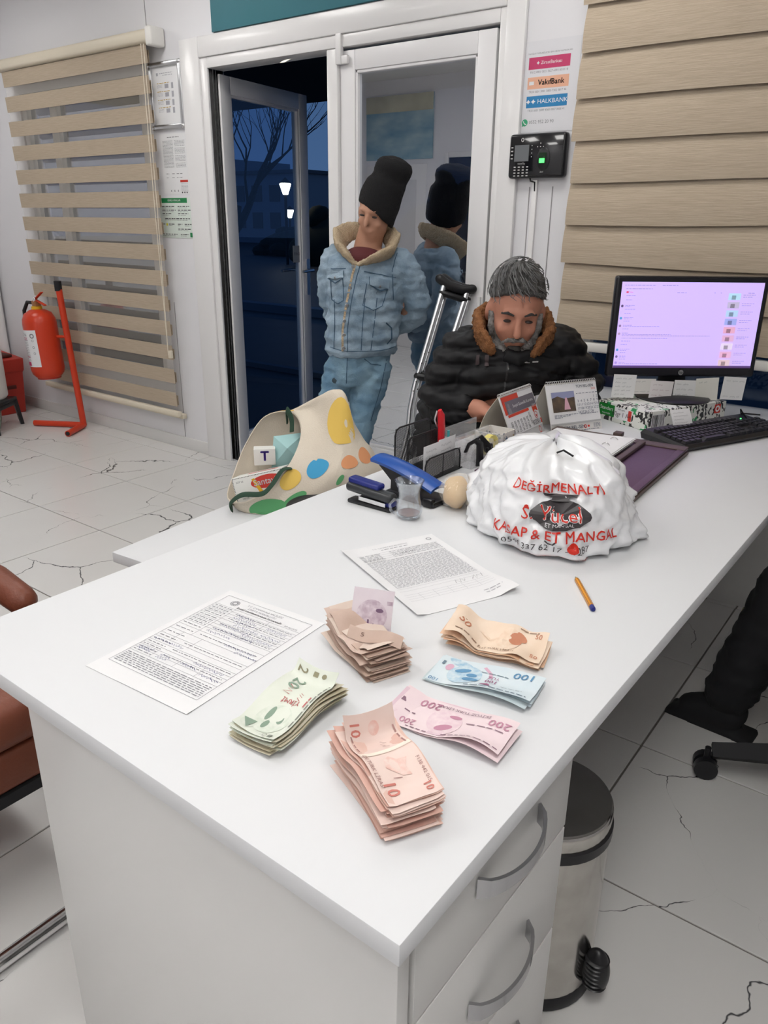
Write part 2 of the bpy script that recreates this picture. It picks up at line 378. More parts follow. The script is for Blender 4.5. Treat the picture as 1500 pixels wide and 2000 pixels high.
def handle(t, x, side):
    y = -.0 if side < 0 else .055
    h = B(); h.b2((x - .016, y + side * .0, .90), (x + .016, y + side * .012, 1.12), .004); h.tube([(x, y + side * .01, 1.05), (x, y + side * .05, 1.05), (x - .03, y + side * .055, 1.05), (x - .12, y + side * .055, 1.048)], .009); h.o('handle', ALU, t)
handle(d1, .757, 1); handle(d1, .757, -1)
s_ = B().b2((.635, .016, 1.10), (.71, .0185, 1.20)).o('push_sign', M('sign_grey', (.30, .31, .33), .5), d1)
B().text('İTİNİZ', .021, flat_xz(.0153), .672, 1.150).text('ZİNİTİ'[::-1], .021, lambda a, c: Vector((a, .0191, c)), .672, 1.150).o('lettering', INK, s_, smooth=False)
for z in (.25, 1.0, 1.85): B().cyl((0, .06, z - .05), (0, .06, z + .05), .010).o('hinge', PVC, d1)
d2 = leaf('door_2', .80, 2.055, DG, .085, .08, .27)
d2.location = (-2.548, W + .002, .014)
lk = B(); lk.b2((-.006, -.026, 2.00), (.026, -.004, 2.12), .004).b2((.02, -.022, 2.00), (.06, -.004, 2.035), .006); lk.o('flush_bolt', PVC, d2)
for x in (-.04,): pass
B().cyl((.785, -.006, .95), (.785, -.006, 1.05), .009).o('hinge', PVC, d2)
# lower panel lines on the closed leaf
for z in (.07, .15, .21): B().b2((.10, -.0015, z), (.70, 0, z + .003)).o('panel_line', SEAM, d2)

# ---- windows
def window(name, r, gl, mull):
    t = root(name); x0, x1, z0, z1 = r; f = .055
    FR = M('window_pvc', (.80, .79, .79), .35)
    B().b2((x0, W + .01, z0), (x0 + f, W + .08, z1), .004).o('window_frame', FR, t); B().b2((x1 - f, W + .01, z0), (x1, W + .08, z1), .004).o('window_frame', FR, t)
    B().b2((x0 + f, W + .01, z0), (x1 - f, W + .08, z0 + f), .004).o('window_frame', FR, t); B().b2((x0 + f, W + .01, z1 - f), (x1 - f, W + .08, z1), .004).o('window_frame', FR, t)
    for m in mull: B().b2((m - .04, W + .012, z0 + f), (m + .04, W + .078, z1 - f), .004).o('mullion', FR, t)
    xs = [x0 + f] + [v for m in mull for v in (m - .04, m + .04)] + [x1 - f]
    for a, c in zip(xs[::2], xs[1::2]): B().b2((a, W + .04, z0 + f), (c, W + .046, z1 - f)).o('pane', gl, t, smooth=False)
    return t
window('window_1', W1, glass_mat('window_glazing', (.5, .58, .66), .30), (-4.92,))
window('window_2', W2, glass_mat('window_glazing2', (.6, .68, .78), .06), (.0,))

# ---- the place outside: porch roof, yard, road, building, lanterns, hedge, bare tree
tag(B().b2((-7.5, W + .12, 2.42), (3, 6.15, 2.62)).o('porch_roof', M('porch_brown', (.045, .04, .04), .8)), 'dark flat porch roof seen through the open door', 'roof')
tag(B().b2((-60, W + .12, -.16), (40, 60, -.10)).o('yard', M('asphalt', (.035, .04, .045), .55, c2=(.05, .055, .06), nscale=3)), kind='structure')
tag(B().b2((-60, 9.3, -.10), (40, 9.55, .03)).o('kerb', M('kerb', (.22, .23, .25), .8)), 'pale road kerb beyond the yard', 'kerb')
tag(B().b2((-60, 5.6, -.10), (40, 5.7, -.05)).o('kerb', M('kerb2', (.20, .21, .23), .8)), 'pale kerb edge close outside the door', 'kerb')
def building():
    t = thing('apartment_building', 'distant pale low building with flat roofs seen through the open door', 'building', (-43, 40, -.1))
    WM = M('far_render', (.30, .33, .38), .9)
    B().b2((-6, -3, 0), (8, 6, 4.1)).o('wall', WM, t, smooth=False); B().b2((-1.6, -3.4, 0), (1.4, 3, 5.1)).o('tower', WM, t, smooth=False)
    B().b2((-6.2, -3.2, 4.1), (8.2, 6, 4.3)).o('roof', M('far_roof', (.12, .13, .15), .9), t, smooth=False)
    DK = M('far_window', (.02, .03, .05), .2)
    for x in (-4.6, -2.9, 2.6, 4.2, 5.8):
        for z in (.9, 2.5): B().b2((x - .45, -3.04, z), (x + .45, -2.99, z + .95)).o('window', DK, t, smooth=False)
    for z in (1.2, 3.0): B().b2((-.4, -3.44, z), (.4, -3.39, z + .9)).o('window', DK, t, smooth=False)
building()
def lantern(x, y, z, lab):
    t = thing('yard_lantern', lab, 'lamp', (x, y, -.1), 0, 'lit yard lanterns'); z += .1
    B().cyl((0, 0, 0), (0, 0, z - .2), .05).o('post', BLKM, t)
    B().lathe([(.08, z - .2), (.19, z + .12), (.17, z + .16)], 8).o('glass', M('lantern_glow', (1, .90, .68), emit=14), t)
    B().lathe([(.21, z + .16), (.05, z + .30), (.01, z + .34)], 8).o('cap', BLKM, t)
lantern(-19.6, 20, 2.33, 'brightly lit yard lantern, the higher of the two outside')
lantern(-27.2, 28, 1.62, 'brightly lit yard lantern, the lower of the two outside')
HM = M('dusk_foliage', (.012, .018, .012), .9)
for i, (x, y, rx, rz) in enumerate(((-17.5, 20.5, 2.2, 1.5), (-13.2, 20, 1.9, 1.9), (-23.5, 25, 2.5, 1.0))):
    b = B()
    for k in range(26):
        a = random.uniform(0, 6.28); q = random.uniform(0, 1); s_ = random.uniform(.3, .6)
        b.ell((q * rx * cos(a), q * .8 * sin(a), random.uniform(.1, 1.0) * rz * (1.3 - .5 * q)), (s_ * rx * .4, s_ * .8, s_ * rz * .5), None, 9, 6)
    b.ell((0, 0, rz * .4), (rx, .8, rz * .7), None, 14, 9)
    o = b.o('bush', HM); o.location = (x, y, -.12); tag(o, ('dark rounded bush across the road, left one', 'tall dark bush behind the door stile, tallest one', 'low dark bush below the far building')[i], 'bush', 'dark bushes across the road')
def bare_tree(x, y, h, lab, seed):
    rnd = random.Random(seed); b = B()
    def br(p, d, l, r, k):
        pts = [p]; dd = d.copy()
        for _ in range(4): dd = (dd + Vector((rnd.uniform(-.16, .16), rnd.uniform(-.16, .16), rnd.uniform(-.02, .10)))).normalized(); pts.append(pts[-1] + dd * l / 4)
        b.tube(pts, [r * (1 - .13 * i) for i in range(5)], 5)
        if k:
            for _ in range(3 if k > 1 else 2): br(pts[rnd.choice((2, 3, 4))], (dd + Vector((rnd.uniform(-.9, .9), rnd.uniform(-.9, .9), rnd.uniform(.0, .6)))).normalized(), l * rnd.uniform(.6, .8), r * .5, k - 1)
    br(Vector((0, 0, 0)), Vector((.02, 0, 1)), h, .10, 5)
    o = b.o('bare_tree', M('bark', (.015, .014, .014), .9)); o.location = (x, y, -.12); tag(o, lab, 'tree')
bare_tree(-9.6, 8.4, 1.7, 'bare leafless tree in the yard, branches against the dusk sky', 5)

# ------------------------------------------------------------------ blinds
WOODC = dict(c=srgb(176, 160, 139), c2=srgb(193, 178, 158), nscale=9, stretch=(1.2, 1, 26), rough=.8, bump=.25, bscale=14, detail=8)
SLM = M('woven_blind_fabric', **WOODC); CREAM = M('cream_blind_plastic', srgb(222, 212, 192), .45)
SHEER = sheer_mat('sheer_voile', srgb(215, 208, 196), .13)
lb = thing('zebra_blind', 'beige striped zebra roller blind with open gaps on the left window', 'blind', (-3.83, W - .06, 0))
for k in range(14):
    z1 = 2.222 - .1425 * k
    B().box((-.745, -.006, z1 - .0435), (1.49, .0016, .087), rotx(.05)).o('slat', SLM, lb, smooth=False)
    B().box((-.745, .014, z1 - .052), (1.47, .0012, .060)).o('rear_slat', SLM, lb, smooth=False)
    if k < 13: B().b2((-1.48, -.0005, z1 - .1425), (-.01, .0005, z1 - .086)).o('sheer_band', SHEER, lb, smooth=False)
B().b2((-1.55, -.035, 2.225), (.055, .045, 2.288), .018, 3).o('head_rail', CREAM, lb)
B().b2((.035, -.04, 2.205), (.085, .055, 2.296), .012, 3).o('end_bracket', M('bracket_white', (.80, .78, .74), .35), lb)
B().b2((-1.50, -.016, .218), (.012, .018, .252), .006).o('bottom_rail', CREAM, lb)
B().b2((-1.50, .020, .200), (.012, .052, .230), .004).o('rear_bottom_rail', CREAM, lb)
B().tube([(-.012, -.03, 2.22), (-.012, -.034, 1.4), (-.012, -.030, .62)], .0022, 6).tube([(.010, -.03, 2.22), (.010, -.034, 1.4), (-.012, -.030, .60)], .0022, 6).o('cord', M('cord_cream', srgb(225, 216, 198), .6), lb)
b = B(); b.b2((.0, -.042, .585), (.022, -.02, .63), .004); b.o('cord_weight', CREAM, lb)

rb = thing('zebra_blind', 'wide closed beige zebra blind with overlapping bands behind the monitor', 'blind', (-1.345, W - .075, 0))
for k in range(9):
    z0 = .945 + .1400 * k
    def f(u, v, z0=z0, k=k):
        x = 2.45 * u; sag = .004 * sin(x * 2.2 + k * 1.7) + .003 * sin(x * 5 + k)
        y = -.030 + .026 * v - .010 * sin(pi * v) + sag * .6 * (1 - v)
        return (x + .006 * sin(k * 2.1) * (1 - u), y, z0 + .168 * v + sag * (1 - v))
    B().sheet(f, 36, 8, .0016).o('slat', SLM, rb)
B().b2((-.01, -.030, .900), (2.46, .006, .936), .008).o('bottom_rail', M('rail_white', (.80, .78, .74), .4), rb)
B().b2((-.02, -.05, 2.20), (2.48, .05, 2.29), .015).o('head_rail', CREAM, rb)

# ------------------------------------------------------------------ things on the wall
tag(B().b2((-3.366, W - .018, 2.231), (-1.30, W - .001, 2.68), .002).o('wall_sign', M('teal_board', srgb(45, 110, 118), .45, c2=srgb(70, 125, 140), nscale=1.6)), 'teal wall board above the double door', 'sign')

def wall_f(x0, z0, y): return lambda a, c: Vector((x0 + a, y, z0 + c))
# aluminium snap frame
t = thing('poster_frame', 'silver aluminium snap frame with a printed price sheet beside the left blind', 'frame', (-3.77, W, 1.983))
fr = B(); hw, hh = .137, .163
for a, c in (((-hw, -.016, -hh), (-hw + .026, -.001, hh)), ((hw - .026, -.016, -hh), (hw, -.001, hh)), ((-hw, -.016, hh - .026), (hw, -.001, hh)), ((-hw, -.016, -hh), (hw, -.001, -hh + .026))): fr.b2(a, c, .006, 3)
fr.o('frame', ALU, t)
for sx in (-1, 1):
    for sz in (-1, 1): B().ell((sx * (hw - .012), -.010, sz * (hh - .012)), (.014, .009, .014)).o('corner_cap', CHR, t)
B().b2((-hw + .02, -.006, -hh + .02), (hw - .02, -.003, hh - .02)).o('sheet', PAPER, t)
p = B(); q = wall_f(0, 0, -.0066); p.words(-.05, .06, .108, .006, q); p.words(-.02, .06, .098, .006, q); p.rect(-.075, .098, -.06, .112, q)
yl = B()
for k, z in enumerate((.062, .022, -.018, -.055)):
    yl.words(-.075, .03, z, .006, q)
    for r_ in range(3): p.words(-.075, -.03, z - .008 - r_ * .006, .0035, q)
    p.rect(-.01, z - .026, .022, z - .006, q); p.rect(.045, z - .030, .062, z - .002, q)
p.o('print', M('pale_print', (.42, .42, .46), .7), t, smooth=False); yl.o('yellow_print', M('ochre_print', srgb(190, 160, 80), .7), t, smooth=False)
# paper notices
t = tag(B().b2((-3.862, W - .0014, 1.494), (-3.642, W - .0006, 1.800)).o('notice_sheet', PAPER), 'white printed notice taped below the silver frame', 'notice')
p = B(); q = wall_f(-3.862, 1.494, W - .0018)
p.words(.06, .16, .288, .006, q)
for k in range(22):
    p.words(.018, .105, .270 - k * .0063, .0034, q)
    if k % 6 != 5: p.words(.118, .205, .270 - k * .0063, .0034, q)
for a in (.03, .08, .12, .15): p.words(a, a + .025, .105, .006, q); p.words(a, a + .02, .085, .005, q)
for k in range(7): p.words(.150, .208, .052 - k * .007, .003, q)
for a in (.06, .09, .12): p.rect(a, .012, a + .006, .022, q)
p.o('print', GREYINK, t, smooth=False)
r_ = B(); r_.rect(.146, .060, .212, .072, q)
r_.o('red_heading', REDINK, t, smooth=False)
k_ = B()
for a in (.158, .178, .198): k_.disc(a, .004 + .004, .0045, .0045, q, 10)
k_.o('badge', INK, t, smooth=False)
t = tag(B().b2((-3.925, W - .003, 1.262), (-3.628, W - .0008, 1.476), .001).o('instruction_card', M('pale_green_card', srgb(222, 232, 224), .25, coat=.4)), 'pale green plastic instruction card under the notices', 'card')
q = wall_f(-3.925, 1.262, W - .0034)
g = B(); g.rect(.03, .186, .255, .212, q, 4); g.rect(.262, .006, .288, .030, q); g.o('green_heading', M('print_green', srgb(30, 130, 75), .4), t, smooth=False)
B().text('GENEL KURALLAR', .014, wall_f(-3.925, 1.262, W - .0038), .142, .199).o('heading_text', PAPER, t, smooth=False)
p = B()
for a, c, z in ((.03, .14, .168), (.17, .27, .168), (.03, .15, .148), (.17, .28, .148), (.03, .11, .130), (.17, .26, .130), (.05, .27, .104), (.02, .05, .074), (.08, .13, .074), (.16, .20, .074), (.22, .28, .074), (.16, .27, .048), (.02, .15, .020), (.18, .25, .020)): p.words(a, c, z, .0075, q); p.words(a, c - .02, z - .008, .0035, q)
p.o('print', INK, t, smooth=False)
B().disc(.064, .072, .008, .008, q, 12).o('yellow_badge', M('badge_yellow', srgb(210, 200, 60), .5), t, smooth=False)
# bank poster
t = tag(B().b2((-1.645, W - .0016, 1.694), (-1.392, W - .0006, 2.004)).o('bank_poster', M('poster_white', (.74, .74, .77), .35)), 'white poster with pink, orange and blue bank bars above the fingerprint reader', 'poster')
q = wall_f(-1.645, 1.694, W - .0020); q2 = wall_f(-1.645, 1.694, W - .0024)
for nm, c, z in (('pink_bar', srgb(200, 65, 110), .216), ('orange_bar', srgb(232, 178, 150), .150), ('blue_bar', srgb(45, 130, 185), .086)):
    B().rect(.045, z, .215, z + .040, q).o(nm, M(nm, c, .45), t, smooth=False)
B().text('✦ ZiraatBankası', .016, q2, .13, .236).text('✦✦ HALKBANK', .021, q2, .13, .106, sxy=1.15).rect(.052, .164, .072, .176, q2).o('white_lettering', PAPER, t, smooth=False)
B().text('VakıfBank', .026, q2, .143, .170, sxy=1.05, bold=.02).o('black_lettering', INK, t, smooth=False)
B().text('TAHSİLAT YAPILABİLECEK IBAN HESAP NUMARALARI', .0075, q, .13, .268).text('TR12 0001 0021 5627 6393 0010 18', .0105, q, .13, .206).text('TR34 0001 5001 5800 7302 0817 46', .0105, q, .13, .140).text('TR33 0001 2009 4560 0007 0000 41', .0105, q, .13, .076).text('0552 952 20 90', .0165, q, .062, .036, ax='LEFT').o('grey_lettering', GREYINK, t, smooth=False)
B().disc(.044, .036, .0125, .0125, q, 20).poly([(.034, .030), (.032, .022), (.042, .026)], q).o('phone_badge', M('badge_green', srgb(60, 165, 120), .5), t, smooth=False)
B().stroke([(.038, .042), (.040, .036), (.045, .031), (.051, .030)], .0035, q2).o('phone_mark', PAPER, t, smooth=False)
# fingerprint reader
t = thing('fingerprint_reader', 'black wall-mounted fingerprint reader with keypad and glowing green sensor', 'fingerprint reader', (-1.522, W, 1.608))
B().b2((-.120, -.040, -.078), (.120, -.002, .080), .012, 3).o('case', BLK, t)
B().b2((-.112, -.0425, -.070), (.112, -.038, .073), .006).o('face_plate', M('gloss_black', (.008, .008, .010), .12, coat=.6), t)
B().b2((-.092, -.0440, -.018), (-.030, -.0420, .040)).o('display', M('lcd_grey', (.16, .17, .18), .25), t)
p = B(); q = wall_f(0, 0, -.0432)
for r_ in range(4):
    for c in range(4): p.rect(-.092 + c * .018, -.040 - r_ * .0105 + 0, -.083 + c * .018, -.036 - r_ * .0105, q)
for k in range(4): p.rect(-.108, .030 - k * .013, -.099, .034 - k * .013, q); p.rect(-.020, .035 - k * .013, -.016, .038 - k * .013, q)
for a, c in ((.018, .042), (.006, .03), (.03, .03), (.018, .018), (.018, .03)): p.rect(a - .002, c, a + .002, c + .003, q)
p.disc(-.06, .058, .006, .0075, q, 16, hole=.6); p.text('visionTip', .009, q, -.06, -.026); p.text('ZKT', .008, q, .03, -.058)
p.o('keypad_marks', M('white_marks', (.55, .55, .55), .5), t, smooth=False)
B().lathe([(.030, 0), (.030, .004), (.027, .006), (.001, .006)], 28).xform(Matrix.Translation((.034, -.041, -.012)) @ Matrix.Rotation(pi / 2, 4, 'X') @ Matrix.Diagonal((.9, 1.35, 1, 1))).o('sensor_housing', BLK, t)
B().b2((.020, -.050, -.028), (.048, -.0478, .010)).o('sensor_window', M('sensor_dark', (.01, .03, .012), .1), t)
B().b2((.020, -.0512, -.026), (.042, -.0500, -.010)).o('sensor_light', M('sensor_green', (.08, 1, .15), emit=1.6), t)
B().tube([(-.03, -.02, -.076), (-.025, -.022, -.088), (-.012, -.012, -.092), (-.010, -.010, -.125)], .0035, 8).o('cable', BLK, t)
tag(B().b2((-1.545, W - .012, .0), (-1.523, W, 1.525), .002).o('cable_trunking', PVC), 'narrow white cable trunking running down below the fingerprint reader', 'trunking')

# ------------------------------------------------------------------ left corner
RED = M('red_enamel', srgb(205, 62, 34), .32); RED2 = M('red_plastic', srgb(178, 52, 40), .5)
t = thing('extinguisher_stand', 'red tubular floor stand carrying the fire extinguisher', 'stand', (-4.80, 2.84, 0))
top = Vector((-.055, -.02, .965)); B().tube([(0, 0, .02), top], .021, 14).o('pole', RED, t)
B().tube([top - Vector((0, 0, .05)), top + Vector((0, 0, .012))], .0235, 14).o('pole_cap', BLKM, t)
B().tube([(0, 0, .022), (-.31, -.185, .022)], .020, 14).o('foot', RED, t); B().tube([(0, 0, .022), (.13, -.20, .022)], .020, 14).o('foot', RED, t)
B().disc(0, 0, .015, .015, lambda a, c: Vector((.13, -.2005, .022)) + Vector((a * .83, a * .55, c)), 14).o('foot_hole', BLKM, t)
B().tube([(-.04, -.02, .62), (-.11, -.05, .62)], .010, 8).o('hook', RED, t)
t = thing('fire_extinguisher', 'red fire extinguisher with white label hanging on the red stand', 'fire extinguisher', (-4.985, 2.745, .345)); t.rotation_euler = (.02, -.045, 0)
R = .108
B().lathe([(.001, .0), (R * .72, .004), (R * .93, .03), (R, .06), (R, .36), (R * .96, .39), (R * .8, .425), (R * .45, .447), (.03, .452), (.001, .453)], 32).o('cylinder', RED, t)
B().lathe([(R * .70, -.006), (R * .70, .02), (R * .6, .02), (R * .6, -.006)], 28, close=True).o('base_ring', RED2, t)
B().lathe([(.034, .448), (.034, .468), (.028, .47), (.001, .47)], 20).o('neck_ring', M('yellow_ring', srgb(225, 180, 40), .4), t)
B().b2((-.022, -.02, .468), (.03, .02, .505), .006).o('valve', M('brass_valve', (.45, .22, .10), .4, .6), t)
B().box((.035, 0, .53), (.14, .022, .006), roty(-.45), .002).o('lever', RED, t); B().box((.055, 0, .495), (.12, .020, .008), roty(.30), .002).o('carry_handle', RED, t)
B().ell((.03, -.025, .515), (.016, .008, .016)).o('gauge', CHR, t)
B().tube([(-.02, 0, .49), (-.07, -.02, .495), (-.112, -.03, .44), (-.120, -.03, .38)], .012, 10).o('hose', BLKM, t)
def ec(rr): return lambda a, c: Vector((rr * sin(a / R + .04), -rr * cos(a / R + .04), c))
lq, lq2 = ec(R + .0008), ec(R + .0016)
lab = B().rect(-.105, .085, .075, .325, lq, 14, 1).o('label', M('extinguisher_label', (.78, .78, .80), .4), t)
p = B()
for k, c in enumerate((.30, .29)): p.words(-.095, 0, c, .009, lq2)
for k in range(13): p.words(-.095, .005, .258 - k * .011, .0045, lq2)
p.disc(.045, .288, .016, .016, lq2, 16, hole=.55)
for c in (.258, .215, .175): p.disc(.045, c, .008, .008, lq2, 12, hole=.7)
p.o('print', GREYINK, lab, smooth=False)
p = B().rect(-.10, .092, -.002, .118, lq2, 8); p.rect(-.10, .272, .0, .277, lq2, 8); p.rect(-.10, .262, .0, .266, lq2, 8); p.rect(-.10, .148, .0, .153, lq2, 8); p.o('magenta_print', M('magenta', srgb(180, 45, 95), .5), lab, smooth=False)

t = thing('recycling_bin', 'red plastic bin with handle slot standing in the corner', 'bin', (-5.71, 2.72, 0))
bn = B(); h = .40
rings = []
for k, (z, s_) in enumerate(((0, .88), (.30, .97), (.31, 1.02), (h, 1.05))):
    rings.append([Vector((.175 * s_ * sx, .135 * s_ * sy, z + (.0 if k < 3 else .03 * (sx < 0)))) for sx, sy in ((-1, -1), (1, -1), (1, 1), (-1, 1))])
bn.ring_loft(rings); bb = bn.mesh('body', smooth=False); ob = link('body', bb, RED2, t)
md = ob.modifiers.new('b', 'BEVEL'); md.width = .02; md.segments = 3
B().box((.178, -.01, .20), (.012, .14, .026), None, .004).o('handle_slot', M('slot_dark', (.10, .02, .015), .8), t)
B().box((0, 0, .418), (.26, .18, .02), roty(-.0), .006).o('lid_opening', M('slot_dark2', (.07, .015, .01), .8), t)

t = thing('low_stool', 'low black plastic stool under the white canister in the corner', 'stool', (-5.27, 2.40, 0), .62)
B().b2((-.16, -.16, .175), (.16, .16, .20), .008).o('seat', BLK, t); B().b2((-.155, -.155, .145), (.155, .155, .178), .004).o('apron', BLK, t)
for sx in (-1, 1):
    for sy in (-1, 1): B().tube([(sx * .145, sy * .145, .18), (sx * .165, sy * .165, 0)], [.020, .016], 4).o('leg', BLK, t)
t = thing('water_canister', 'white cylindrical canister standing on the low black stool', 'canister', (-5.31, 2.43, .201))
B().lathe([(.001, 0), (.14, 0), (.155, .02), (.155, .33), (.14, .36), (.05, .38), (.001, .38)], 32).o('body', M('canister_white', (.80, .80, .78), .4), t)
B().lathe([(.05, .375), (.05, .41), (.001, .412)], 20).o('cap', M('cap_white', (.70, .70, .70), .4), t)
t = tag(B().lathe([(.001, .006), (.045, .006), (.06, .07), (.066, .13), (.062, .13), (.055, .07), (.040, .012), (.001, .012)], 24).o('glass_jar', M('green_glass', (.55, .65, .52), .05, trans=.9)), 'greenish glass jar on the floor under the low stool', 'jar'); t.location = (-5.22, 2.42, 0)
# ------------------------------------------------------------------ desk
ZT = .758
dk = thing('desk', 'long white laminate desk holding the money and papers', 'desk', (-.73, .414, 0))
B().b2((-.44, 0, ZT - .028), (.437, 2.54, ZT), .0018).o('tabletop', LAM, dk)
B().b2((-.265, .026, 0), (.417, .046, ZT - .028), .001).o('end_panel', LAM2, dk)
B().b2((-.265, 2.50, 0), (.35, 2.52, ZT - .028), .001).o('end_panel', LAM2, dk)
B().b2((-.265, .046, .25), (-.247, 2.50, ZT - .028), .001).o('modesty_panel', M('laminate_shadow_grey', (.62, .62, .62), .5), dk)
du = thing('drawer_unit', 'white three-drawer pedestal under the near end of the desk', 'drawer unit', (-.52, .463, 0))
B().b2((-.19, 0, .05), (.188, .376, ZT - .030), .001).o('body', LAM2, du)
B().b2((-.17, .01, 0), (.16, .36, .05)).o('plinth', BLKM, du)
for k, (z0, z1, hz) in enumerate(((.578, .727, .672), (.386, .574, .475), (.06, .382, .28))):
    d = B().b2((.190, .004, z0), (.209, .372, z1), .0012).o('drawer', LAM2, du)
    def hp(u): return Vector((.209 + .030 * sin(pi * u) ** .55 + .0015, .122 + .150 * u, hz))
    h = B(); n = 18
    rings = []
    for i in range(n + 1):
        u = i / n; p = hp(u); t_ = (hp(min(1, u + .01)) - hp(max(0, u - .01))).normalized(); nx = Vector((t_.y, -t_.x, 0))
        ww = .0085 + .006 * abs(2 * u - 1) ** 3
        rings.append([p + nx * a + Vector((0, 0, b_ * ww)) for a, b_ in ((-.0022, -1), (.0022, -1), (.0022, 1), (-.0022, 1))])
    h.ring_loft(rings); h.o('handle', M('satin_chrome', (.46, .46, .48), .16, 1), d, ang=30)

# ------------------------------------------------------------------ visitor side: coffee table, armchair
ct = thing('coffee_table', 'low white coffee table carrying the painted tote bag', 'table', (-1.56, 1.53, 0), radians(5)); CE = .355
CZ = .50
B().b2((-.26, -.42, CZ - .03), (.26, CE, CZ), .0015).o('tabletop', LAM, ct)
for y in (-.37, CE - .05): B().b2((-.20, y - .009, 0), (.20, y + .009, CZ - .03), .001).o('leg_panel', LAM2, ct)
B().b2((-.18, -.36, .15), (.18, CE - .06, .166), .001).o('shelf', LAM2, ct)
LEA = M('brown_leather', srgb(128, 72, 52), .42, c2=srgb(112, 60, 44), nscale=6, bump=.12, bscale=120)
ac = thing('armchair', 'brown leather armchair on a chrome sled frame beside the desk', 'armchair', (-1.62, .66, 0))
def cushion(lo, hi, bev, nm):
    B().b2(lo, hi, bev, 5).o(nm, LEA, ac)
cushion((-.62, -.42, .335), (.235, .12, .44), .04, 'seat_cushion'); cushion((-.62, -.41, .24), (.225, .11, .335), .02, 'seat_base')
cushion((-.72, -.42, .30), (-.62, .22, .74), .05, 'backrest')
B().limb([(-.58, .165, .475), (-.30, .165, .470), (-.17, .165, .455)], [.040, .042, .038]).o('armrest', LEA, ac); B().limb([(-.58, -.36, .475), (-.30, -.36, .47), (-.17, -.36, .455)], [.04, .042, .038]).o('armrest', LEA, ac)
for y in (.17, -.37):
    B().tube([(.36, y - .02, .50), (.39, y - .02, .30), (.39, y - .02, .06), (.37, y - .02, .02), (-.60, y - .02, .02), (-.64, y - .02, .06), (-.65, y - .02, .40)], .016, 10).o('sled_tube', CHR, ac)
B().tube([(.385, -.39, .018), (.385, .15, .018)], .0165, 10).o('cross_tube', CHR, ac)
B().b2((.20, -.40, .215), (.226, .10, .242)).o('under_rail', BLKM, ac)

# ------------------------------------------------------------------ pedal bin under the desk
STEEL = M('stained_steel', (.62, .60, .57), .16, 1, c2=(.50, .48, .45), nscale=22)
pb = thing('pedal_bin', 'stainless steel pedal bin with black rings beside the drawers', 'bin', (-.432, 1.07, 0))
R = .112
B().lathe([(R * .9, .0), (R * 1.02, .004), (R * 1.03, .022), (R * .99, .03)], 40).o('base_ring', BLK, pb)
B().lathe([(R * .985, .028), (R * .985, .352)], 48).o('drum', STEEL, pb)
B().lathe([(R * .985, .350), (R * 1.02, .353), (R * 1.02, .372), (R * .985, .374)], 48).o('rim_ring', BLK, pb)
B().lathe([(R * .985, .374), (R * .995, .398), (R * .985, .403), (R * .97, .405)], 48).o('lid_band', STEEL, pb)
B().lathe([(R * .97, .404), (R * .955, .409), (R * .6, .411), (.001, .4115)], 48).o('lid', M('lid_steel', (.30, .29, .28), .22, 1, c2=(.24, .23, .22), nscale=14), pb)
hg = B(); hg.ell((R + .016, -.01, .075), (.026, .020, .052), None, 24, 16)
for k in range(7): hg.lathe([(.020, -.002), (.0225, 0), (.020, .002)], 20, (R + .016, -.01, .045 + k * .010))
hg.o('hinge', BLK, pb)

# ------------------------------------------------------------------ office chair at the desk
oc = thing('office_chair', 'black swivel office chair on castors at the right of the desk', 'chair', (-.004, 1.963, 0), 0)
FB = M('black_fabric', (.012, .012, .014), .85, bump=.2, bscale=300)
B().b2((-.22, -.23, .42), (.26, .23, .50), .04, 4).o('seat', FB, oc)
B().box((.29, 0, .82), (.07, .44, .56), roty(.12), .035, 4).o('backrest', FB, oc)
B().tube([(.22, 0, .44), (.33, 0, .46), (.345, 0, .62)], .022, 8).o('back_support', BLK, oc)
B().cyl((0, 0, .10), (0, 0, .44), .026, 16).o('gas_lift', BLK, oc)
for s_ in (-1, 1): B().tube([(0, s_ * .24, .46), (-.02, s_ * .30, .47), (-.02, s_ * .30, .66), (.14, s_ * .30, .67)], .016, 8).o('armrest', BLK, oc)
for k in range(5):
    a = pi + k * 2 * pi / 5 + .35; d = Vector((cos(a), sin(a), 0)); n_ = Vector((-d.y, d.x, 0))
    B().tube([d * .03 + Vector((0, 0, .11)), d * .20 + Vector((0, 0, .10)), d * .335 + Vector((0, 0, .078))], [.036, .032, .026], 4).o('base_arm', BLKM, oc)
    c = d * .345
    w_ = B()
    for q in (-.016, .016): w_.tube([c + n_ * (q - .010) + Vector((0, 0, .030)), c + n_ * (q + .010) + Vector((0, 0, .030))], .0295, 18)
    w_.tube([c + Vector((0, 0, .03)), c + Vector((0, 0, .085))], .008, 8); w_.o('castor', BLK, oc)
tb = thing('patterned_bag', 'dark bag with gold and green pattern lying on a white box under the desk', 'bag', (-.36, 2.46, .131))
bm_ = B(); bm_.ell((.05, .03, .055), (.115, .08, .055), None, 24, 14)
bm_.o('body', M('gold_green_print', (.05, .06, .025), .5, c2=(.55, .42, .18), nscale=26, namt=3), tb)
B().tube([(-.03, .03, .09), (.0, .02, .15), (.09, .02, .15), (.12, .03, .09)], .007, 8).o('strap', BLKM, tb)
tag(B().b2((-.44, 2.39, 0), (-.18, 2.60, .13), .003).o('carton', M('carton_white', (.60, .60, .60), .6)), 'low white carton under the desk carrying the patterned bag', 'box')
